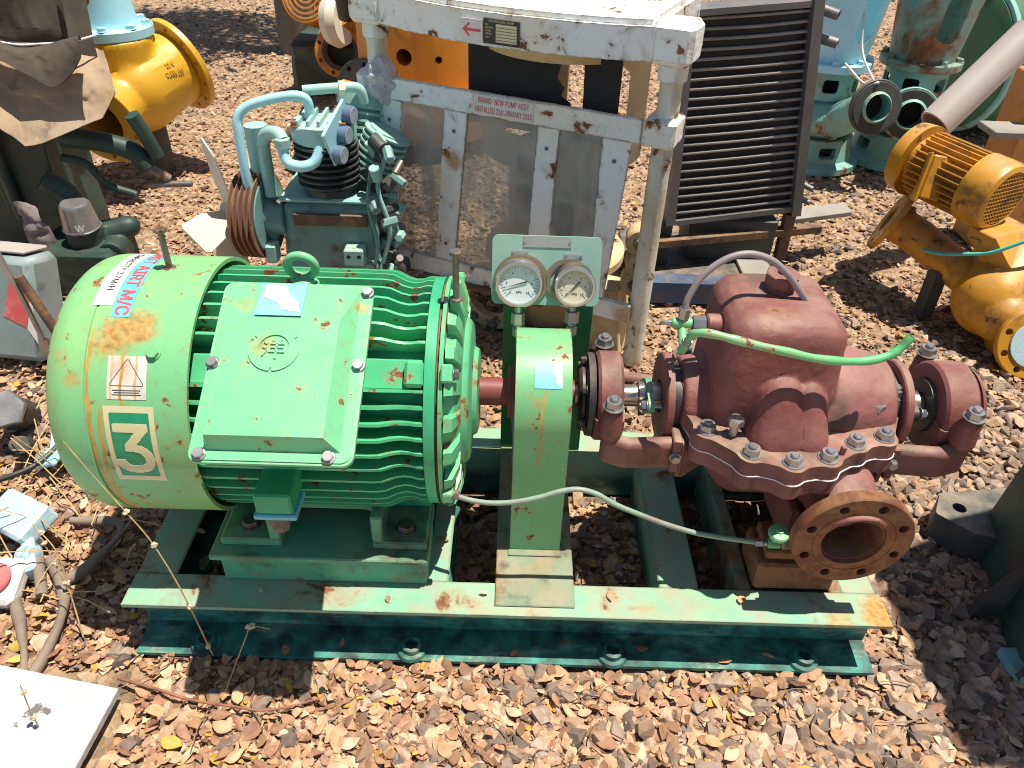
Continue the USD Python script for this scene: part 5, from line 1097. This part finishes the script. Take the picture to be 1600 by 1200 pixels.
# ---------------------------------------------------------------- teal vertical pumps at the back right
def teal(x, y, sc_, out, label, rz, mats, slots=True, name='vertical_pump'):
    t = thing(name, label, 'pump', (x, y, 0), group=None)
    def L(px_, py_, pz_): c, s = math.cos(rz), math.sin(rz); return A(x+sc_*(px_*c-py_*s), y+sc_*(px_*s+py_*c), sc_*pz_)
    def D(px_, py_, pz_): c, s = math.cos(rz), math.sin(rz); return A(px_*c-py_*s, px_*s+py_*c, pz_)
    m1, m2 = mats
    fb = man(lathe([(0, .19), (0, .26), (.03, .26), (.05, .22), (.16, .20), (.16, .17), (.0, .17), (0, .19)], L(0, 0, 0), (0, 0, 1), 44))
    for a in np.arange(6)*PI/3+.3: fb = fb-man(obox(L(.21*math.cos(a), .21*math.sin(a), .10), D(math.cos(a), math.sin(a), 0), D(-math.sin(a), math.cos(a), 0), A(0, 0, 1), (.2, .09, .055), .01))
    part(t, 'foot_ring', fb, m1, 40)
    vol = [ballhull([(L(.13*math.cos(a), .13*math.sin(a), .25), .09*sc_), (L(.13*math.cos(a+.6), .13*math.sin(a+.6), .25), .09*sc_)]) for a in np.arange(0, 2*PI, .6)]
    o_ = L(*out[:3]); od = unit(D(*out[3:6])); vol += [ballhull([(o_-od*.03, .082*sc_), (L(out[0]*.35, out[1]*.35, .25), .085*sc_)])]
    part(t, 'volute', tm(man(blend(vol+[cyl(L(0, 0, .15), L(0, 0, .36), .14*sc_, 32)], .03, 5))-man(cyl(o_-od*.16, o_+od*.1, .0615*sc_, 32))), m1, 60)
    part(t, 'outlet_flange', flange(o_-od*.025, od, .125*sc_, .062*sc_, .025, 8, .103*sc_, .008), M_dkcast if out[6] else m1, 30)
    part(t, 'outlet_face', tm(man(cyl(o_+od*.0002, o_+od*.004, .114*sc_, 40))-man(cyl(o_-od*.02, o_+od*.02, .062*sc_, 36))), M_dkcast, 30)
    part(t, 'bore', cyl(o_-od*.075, o_-od*.068, .0612*sc_, 28), M_hole)
    ch = man(pipe(L(0, 0, .35), L(0, 0, .49), .155*sc_, .135*sc_, 40))
    for a in np.arange(6)*PI/3: ch = ch-man(obox(L(.14*math.cos(a), .14*math.sin(a), .42), D(math.cos(a), math.sin(a), 0), D(-math.sin(a), math.cos(a), 0), A(0, 0, 1), (.12, .075, .065), .01))
    part(t, 'chamber', ch, m1, 40); part(t, 'inner_core', cyl(L(0, 0, .35), L(0, 0, .5), .07*sc_, 20), M_hole)
    part(t, 'plate_flange', cyl(L(0, 0, .4905), L(0, 0, .53), .20*sc_, 44, .004), m2)
    for a in np.arange(8)*PI/4+.2: part(t, 'flange_nut', hexbolt(L(.178*math.cos(a), .178*math.sin(a), .5305), (0, 0, 1), .018, .015), m2)
    ln = man(lathe([(.5308, .135*sc_), (.5308, .16*sc_), (1.0, .22*sc_), (1.25, .235*sc_), (1.25, .21*sc_), (1.0, .195*sc_), (.5308, .135*sc_)], (x, y, .5308*(sc_-1)), (0, 0, 1), 44))
    for a in (-PI/2+.05, PI/2+.05): ln = ln-man(obox(L(.2*math.cos(a), .2*math.sin(a), .74), D(math.cos(a), math.sin(a), 0), D(-math.sin(a), math.cos(a), 0), A(0, 0, 1), (.30, .11, .22), .03))
    part(t, 'lantern', ln, m2, 40)
    part(t, 'lantern_shaft', cyl(L(0, 0, .53), L(0, 0, 1.2), .035, 16), M_hole)
    return t
teal(2.06, 3.22, 1.0, (-.17, -.42, .36, -.25, -.95, .15, 0), 'teal vertical pump with rust stained slotted lantern beside the green tank', 0.0, (M_teal, M_tealrust))
teal(1.58, 3.16, 1.0, (-.05, -.44, .41, -.25, -.95, .2, 1), 'teal vertical pump with pale blue lantern half hidden behind the radiator', .35, (M_teal, M_ltblue))
single('pale_wire', 'thin pale wire looped over the teal pump outlet', 'wire', tube(spline([(1.60, 3.0, .85), (1.63, 2.95, .62), (1.66, 2.80, .52), (1.66, 2.74, .52), (1.62, 2.80, .50), (1.55, 2.9, .56)], 8), .006, 8), M_white, smooth=60)
gt = thing('green_tank', 'large dark green tank at the top right corner', 'tank', (3.0, 4.0, 0))
part(gt, 'tank_shell', lathe([(0, 0), (.02, .30), (.06, .38), (1.4, .38), (1.4, 0)], (2.48, 3.75, .40), unit(A(1, .25, 0)), 48), M_greytank, 40)
part(gt, 'tank_rim', pipe(A(2.48, 3.75, .40)+unit(A(1, .25, 0))*.07, A(2.48, 3.75, .40)+unit(A(1, .25, 0))*.10, .405, .378, 48), M_teal)
part(gt, 'tank_ledge', hull(np.vstack([bx(2.42, 2.45, 3.62, 3.66, .74, .76, .002).vertices, bx(3.6, 3.63, 3.9, 3.94, .74, .76, .002).vertices])), M_teal)

# ---------------------------------------------------------------- yellow motor pump on the right
yp = thing('yellow_pump', 'dusty yellow electric pump set with mesh fan cover at the right edge', 'pump', (1.6, 1.5, 0))
Y0, Y1 = A(1.455, 1.83, .500), A(1.64, 1.49, .485); ya = unit(Y1-Y0); yx, yy, _ = axes_from(ya); LY = np.linalg.norm(Y1-Y0)
part(yp, 'motor_core', cyl(Y0+ya*.05, Y1-ya*.06, .092, 36), M_yel2)
for i in range(30):
    a = i*2*PI/30; d_ = yx*math.cos(a)+yy*math.sin(a)
    part(yp, 'motor_fin', obox(Y0+ya*(LY*.46)+d_*.10, ya, np.cross(ya, d_), d_, (LY*.55, .0055, .034), .001), M_yel2)
part(yp, 'end_bell', lathe([(-.03, 0), (-.03, .06), (.0, .125), (.05, .13), (.05, .09), (.05, 0)], Y0, ya, 40), M_yel2, 40)
part(yp, 'fan_cover', lathe([(-.10, .118), (-.10, .121), (-.02, .121), (.0, .112), (.006, .095), (.001, .094), (-.005, .108), (-.02, .118), (-.10, .118)], Y1, ya, 48), M_yel2, 40)
for i in range(-6, 7):
    o2 = i*.0145; h_ = math.sqrt(max(.095**2-o2**2, 1e-6))
    for dd, ee in ((yx, yy), (yy, yx)): part(yp, 'grille_wire', tube([Y1+ya*.003+dd*o2-ee*h_, Y1+ya*.003+dd*o2+ee*h_], .0026, 5), M_yel2, 60)
part(yp, 'fan_disc', cyl(Y1-ya*.04, Y1-ya*.035, .10, 32), M_hole)
tbx = A(1.475, 1.66, .485)
part(yp, 'terminal_box', obox(tbx, unit(A(.9, -.2, -.1)), unit(A(.3, .8, -.3)), unit(np.cross(unit(A(.9, -.2, -.1)), unit(A(.3, .8, -.3)))), (.07, .13, .15), .006), M_yel2)
part(yp, 'box_lid', obox(tbx+A(-.042, .008, .0), unit(A(.9, -.2, -.1)), unit(A(.3, .8, -.3)), unit(np.cross(unit(A(.9, -.2, -.1)), unit(A(.3, .8, -.3)))), (.012, .15, .17), .004), M_yel2)
F0 = A(1.425, 1.73, .285); fa = unit(A(-.78, .40, .36)); P1 = A(1.70, 1.40, .15)
part(yp, 'outlet_flange', flange(F0, fa, .125, .055, .022, 8, .10, .010), M_yel2, 30)
part(yp, 'outlet_pipe', tube(spline([F0+fa*.001, F0-fa*.10+A(0, -.01, 0), A(1.58, 1.56, .21), P1], 8), .066, 24), M_yel2, 60)
part(yp, 'casing', blend([ballhull([(P1, .14), (P1+A(.08, .08, .05), .16)]), ballhull([(P1+A(.0, -.08, -.02), .10)])], .03, 6), M_yel2, 60)
SF = A(1.745, 1.20, .095); sa = unit(A(-.12, -.9, .38))
part(yp, 'suction_flange', flange(SF, sa, .118, .0, .028, 8, .095, .012), M_yel2, 30)
part(yp, 'suction_face', cyl(SF+sa*.0285, SF+sa*.034, .078, 40), M_scrap)
part(yp, 'suction_neck', cyl(SF-sa*.14, SF, .085, 32), M_yel2)
br = man(hull(np.vstack([obox((1.68, 1.50, .36), ya, yx, yy, (.10, .20, .04), .004).vertices, obox((1.78, 1.42, .22), ya, yx, yy, (.10, .2, .04), .004).vertices])))
part(yp, 'bracket', br, M_yel2, 30)
part(yp, 'bracket_leg', bx(1.52, 1.57, 1.50, 1.56, 0, .19, .004), M_dkcast); part(yp, 'bracket_leg', bx(1.80, 1.86, 1.45, 1.55, 0, .30, .004), M_dkcast)
part(yp, 'eye_bolt', hexbolt(F0-fa*.05+A(0, 0, .07), (0, 0, 1), .014, .012), M_oldsteel)
single('teal_cable', 'teal electric cable draped over the yellow pump', 'cable', tube(spline([(1.475, 1.56, .255), (1.50, 1.50, .27), (1.56, 1.46, .29), (1.62, 1.40, .33), (1.70, 1.36, .40), (1.80, 1.36, .43)], 8), .0065, 8), M_wire, smooth=60)
gp = thing('grey_pipe', 'stout grey plastic pipe leaning behind the yellow pump', 'pipe', (1.7, 1.95, .6))
part(gp, 'pipe_body', pipe((1.535, 1.89, .60), (1.83, 2.02, .895), .062, .055, 40), M_pvc)
part(gp, 'pipe_collar', pipe((1.831, 2.0205, .896), (1.90, 2.05, .965), .045, .04, 32), M_pvc)
rc = thing('rusty_column', 'rusty orange steel column behind the grey pipe', 'column', (2.2, 2.3, 0))
part(rc, 'column', rough(cut(bx(2.0, 2.22, 2.1, 2.3, .0, .72, .006), .06), .003, 15), M_orangedk, 40)
part(rc, 'column_shelf', bx(1.84, 1.998, 2.0, 2.14, .52, .545, .003), M_wood)

# ---------------------------------------------------------------- dark casting on the right, tall outside the frame
dc = thing('dark_casting', 'tall dark green machine casting with a holed foot at the lower right edge', 'machine', (1.4, .3, 0))
ft = sg.Polygon([(1.10, .40), (1.135, .46), (1.42, .50), (1.42, .28), (1.16, .34)]).buffer(.012)
part(dc, 'foot', tm(man(extr(ft, .085, (0, 0, .005), (1, 0, 0), (0, 1, 0)))-man(cyl((1.155, .418, -.1), (1.155, .418, .2), .017, 20))), M_dkcast, 30)
bd = hull([(1.19, .30, .005), (1.13, .02, .005), (1.24, -.20, .005), (1.9, -.3, .005), (1.9, .5, .005), (1.22, .40, .09), (1.30, .32, .5), (1.30, -.10, .5), (1.32, .32, 1.75), (1.34, -.2, 1.75), (1.9, -.3, 1.75), (1.9, .5, 1.75)])
part(dc, 'casting_body', rough(cut(bd, .06), .006, 12), M_dkmachine, 40)
for y_ in (-.02, .16):
    part(dc, 'casting_rib', rough(cut(hull([(1.12-.03*(y_ > .1), y_-.012, .005), (1.12-.03*(y_ > .1), y_+.012, .005), (1.34, y_-.012, .62), (1.34, y_+.012, .62), (1.5, y_, .005), (1.5, y_+.01, .62), (1.10, y_, .03)]), .05), .003, 20), M_dkcast, 40)
part(dc, 'base_lip', rough(cut(hull(np.vstack([bx(1.10, 1.2, .0, .05, .004, .03, .004).vertices, bx(1.20, 1.3, -.24, -.20, .004, .03, .004).vertices])), .04), .003, 30), M_tealrust, 40)
part(dc, 'foot_bolt', hexbolt((1.30, .42, .09), (0, 0, 1), .026, .018), M_oldsteel)

# ---------------------------------------------------------------- board, roots, scrap, dry stalks
wbp = sg.Polygon([(-1.36, -.055), (-1.06, -.068), (-.79, -.114), (-.812, -.40), (-1.36, -.45)])
single('white_board', 'rough white painted board lying in the lower left corner', 'board', rough(cut(extr(wbp, .016, (0, 0, .016), (1, 0, 0), (0, 1, 0)), .02), .0016, 35), M_board, smooth=50)
def root(pts, r, label):
    c = spline(pts, 8); k = len(c); rr = r*(1+.25*np.sin(np.linspace(0, 9, k)))*np.linspace(1, .75, k)
    single('tree_root', label, 'root', rough(tube(c, rr, 12), .003, 45), M_root, smooth=60)
root([(-1.10, .225, .02), (-1.052, .172, .022), (-1.015, .117, .02), (-.992, .056, .024), (-.988, -.002, .018), (-.994, -.06, .006), (-1.0, -.10, .0)], .0135, 'curved bare root running down to the white board')
root([(-1.125, .11, .02), (-1.065, .025, .022), (-1.025, -.05, .006), (-1.01, -.10, .0)], .0115, 'short bare root beside the red capped part')
root([(-1.045, .158, .018), (-1.004, .187, .024), (-.977, .247, .03), (-.962, .305, .03), (-.995, .345, .025), (-1.109, .350, .02)], .0125, 'looping bare root lying in the shade of the motor')
def stalk(pts, r, label, heads=(), m=None):
    t = thing('dry_stalk', label, 'dry plant', pts[-1] if pts[0][2] > pts[-1][2] else pts[0])
    c = spline(pts, 6); part(t, 'stem', tube(c, np.linspace(r, r*.6, len(c)), 6), m or M_straw, 60)
    for h_ in heads:
        p = c[int(h_*(len(c)-1))]; s_ = trimesh.creation.icosphere(1, .0058); s_.vertices *= rng.uniform(.6, 1.4, (len(s_.vertices), 1)); s_.vertices += p
        part(t, 'seed_head', s_, M_seed, False)
stalk([(-.624, -.03, .03), (-.644, -.025, .22), (-.671, -.02, .364), (-.70, -.02, .453), (-.735, -.02, .547), (-.76, -.02, .62)], .0017, 'tall dry yellow stalk leaning across the left end of the base', (.05, .18, .42, .62))
stalk([(-.588, -.115, -.01), (-.555, -.07, .07), (-.522, -.06, .15), (-.515, -.05, .165), (-.48, -.045, .15)], .0015, 'bent dry stalk in front of the base channel', (.7, .8))
stalk([(-.806, -.084, .02), (-.72, -.11, .03), (-.637, -.129, .022), (-.55, -.142, .026), (-.476, -.145, .02), (-.379, -.114, .016)], .0038, 'reddish fallen twig on the leaves beside the white board', (), M_twig)
stalk([(-1.0, .12, .02), (-1.01, .13, .10), (-1.03, .15, .18)], .0022, 'thin dry stalk between the roots', (.3, .6, .95))
stalk([(-.93, .02, .01), (-.945, .06, .12), (-.95, .08, .22), (-.99, .10, .28)], .002, 'slim dry stalk left of the base end', (.4, .9))
stalk([(-.91, -.20, .034), (-.905, -.20, .10), (-.90, -.195, .17)], .0016, 'fine upright stalk growing over the white board', (.3, .9))
stalk([(-.355, -.10, .0), (-.362, -.095, .04), (-.37, -.09, .075)], .002, 'little dry stalk with seed head before the base middle', (.95,))
tg = thing('straw_clump', 'tangle of dry grass and twigs at the left edge', 'dry grass', (-1.2, .4, 0))
tang = []
for i in range(90):
    r_ = np.random.default_rng(900+i); p = A(r_.uniform(-1.42, -.92), r_.uniform(.08, .75), r_.uniform(.0, .05)); d_ = unit(r_.normal(size=3)*A(1, 1, .45)); l_ = r_.uniform(.06, .2); d_[2] = abs(d_[2])
    tang.append(tube([p, p+d_*l_*.5+A(0, 0, .01), p+d_*l_], .0016, 4))
part(tg, 'straws', cat(*tang), M_straw, 60, kind='stuff')
def scrap(name, label, catg, ms): 
    t = thing(name, label, catg, tuple(np.mean([m_.centroid for _, m_, _ in ms], 0)*A(1, 1, 0)))
    for nm, m_, mt in ms: part(t, nm, rough(cut(m_, .03), .004, 40), mt, 40)
scrap('broken_bracket', 'broken pale blue metal bracket among dry grass at the left edge', 'scrap metal', [('web', obox((-1.20, .31, .07), unit(A(.8, -.5, .2)), unit(A(.4, .8, .3)), unit(np.cross(A(.8, -.5, .2), A(.4, .8, .3))), (.19, .10, .05), .008), M_scrap), ('arm', obox((-1.14, .235, .05), unit(A(.4, -.8, -.2)), unit(A(.8, .5, .1)), unit(np.cross(A(.4, -.8, -.2), A(.8, .5, .1))), (.16, .03, .06), .006), M_scrap), ('knuckle', cyl((-1.15, .21, .05), (-1.11, .20, .06), .024, 16, .004), M_scrap), ('stem', cyl((-1.105, .20, .05), (-1.06, .11, .03), .012, 12), M_root)])
scrap('bent_sheet', 'bent pale blue sheet metal piece behind the motor end', 'scrap metal', [('sheet', obox((-1.17, .62, .09), unit(A(.9, .3, .2)), unit(A(-.2, .9, .4)), unit(np.cross(A(.9, .3, .2), A(-.2, .9, .4))), (.20, .13, .012), .004), M_scrap), ('tab', obox((-1.25, .55, .05), unit(A(.9, -.3, .5)), unit(A(.2, .9, .2)), unit(np.cross(A(.9, -.3, .5), A(.2, .9, .2))), (.11, .07, .015), .004), M_ltblue)])
scrap('old_fitting', 'cluster of old grey pipe fittings at the far left edge', 'pipe fitting', [('fitting', cyl((-1.44, .76, .02), (-1.40, .66, .12), .045, 20, .006), M_dkcast), ('fitting_nut', cyl((-1.40, .655, .125), (-1.385, .63, .15), .055, 6, .004), M_alu), ('stub', cyl((-1.36, .62, .03), (-1.32, .55, .09), .024, 16), M_dkcast)])
single('black_cable', 'loop of black cable lying in the dry grass at the left edge', 'cable', tube(spline([(-1.42, .46, .03), (-1.35, .45, .05), (-1.27, .50, .06), (-1.235, .58, .07), (-1.25, .66, .07), (-1.30, .70, .06)], 8), .0075, 8), M_black, smooth=60)
rcp = thing('capped_fitting', 'white fitting with a round red cap at the left edge', 'fitting', (-1.16, .14, 0))
part(rcp, 'fitting_body', rough(cut(obox((-1.165, .135, .04), A(1, 0, 0), unit(A(0, 1, .4)), unit(A(0, -.4, 1)), (.105, .11, .05), .012), .02), .002, 40), M_white, 40)
part(rcp, 'red_cap', cyl(A(-1.163, .135, .04)+unit(A(0, -.4, 1))*.0255, A(-1.163, .135, .04)+unit(A(0, -.4, 1))*.038, .038, 28, .004), M_cap)

# ---------------------------------------------------------------- tree at the back left: its trunk foot shows, its crown shades the leaves
M_bark = paint('tree_bark', (.13, .10, .07), .9, .3, dirt=(.5, .75), bump=.9, bs=30)
g = G(); oc2 = g('white_noise_texture', dimensions='3D', vector=g('vector_math', math_type='snap', vector1=g('geometry').position, vector2=(.25, .25, .25)).vector).value
lc = g.ramp(oc2, [(0, (.03, .06, .015)), (.6, (.06, .11, .025)), (1, (.10, .14, .04))])
M_foliage = g.make('foliage', g('mix_closure', fac=.3, closure1=g('principled_bsdf', base_color=lc, roughness=.5).BSDF, closure2=g('translucent_bsdf', color=lc).BSDF).closure)
tree = thing('yard_tree', 'brown tree trunk standing behind the open orange outlet flange', 'tree', (-1.62, 5.1, 0))
tr = [(-1.62, 5.1, -.05), (-1.63, 5.1, .5), (-1.66, 5.12, 1.2), (-1.72, 5.18, 2.2), (-1.80, 5.3, 3.2)]
part(tree, 'trunk', rough(tube(spline(tr, 6), np.linspace(.17, .09, 25), 18), .012, 8), M_bark, 60)
cr_ = np.random.default_rng(55); tips = []
for i in range(9):
    b0 = np.array(tr[3])+A(0, 0, cr_.uniform(-.2, 1)); tip = A(-1.9+cr_.normal(0, .55), 5.45+cr_.normal(0, .32), 3.6+cr_.uniform(-.3, 1.2)); tips.append(tip)
    part(tree, 'limb', tube(spline([b0, (b0+tip)/2+A(0, 0, .15), tip], 5), np.linspace(.05, .015, 11), 8), M_bark, 60)
lv, lf = [], []
for i in range(5200):
    c_ = tips[cr_.integers(0, 9)]+cr_.normal(size=3)*A(.36, .24, .24); a_ = unit(cr_.normal(size=3)); b_ = unit(np.cross(a_, cr_.normal(size=3))); l_ = cr_.uniform(.05, .09)
    k_ = len(lv); lv += [c_-a_*l_, c_+b_*l_*.4, c_+a_*l_, c_-b_*l_*.4]; lf += [[k_, k_+1, k_+2], [k_, k_+2, k_+3]]
part(tree, 'crown', trimesh.Trimesh(lv, lf, process=False), M_foliage, False, kind='stuff')
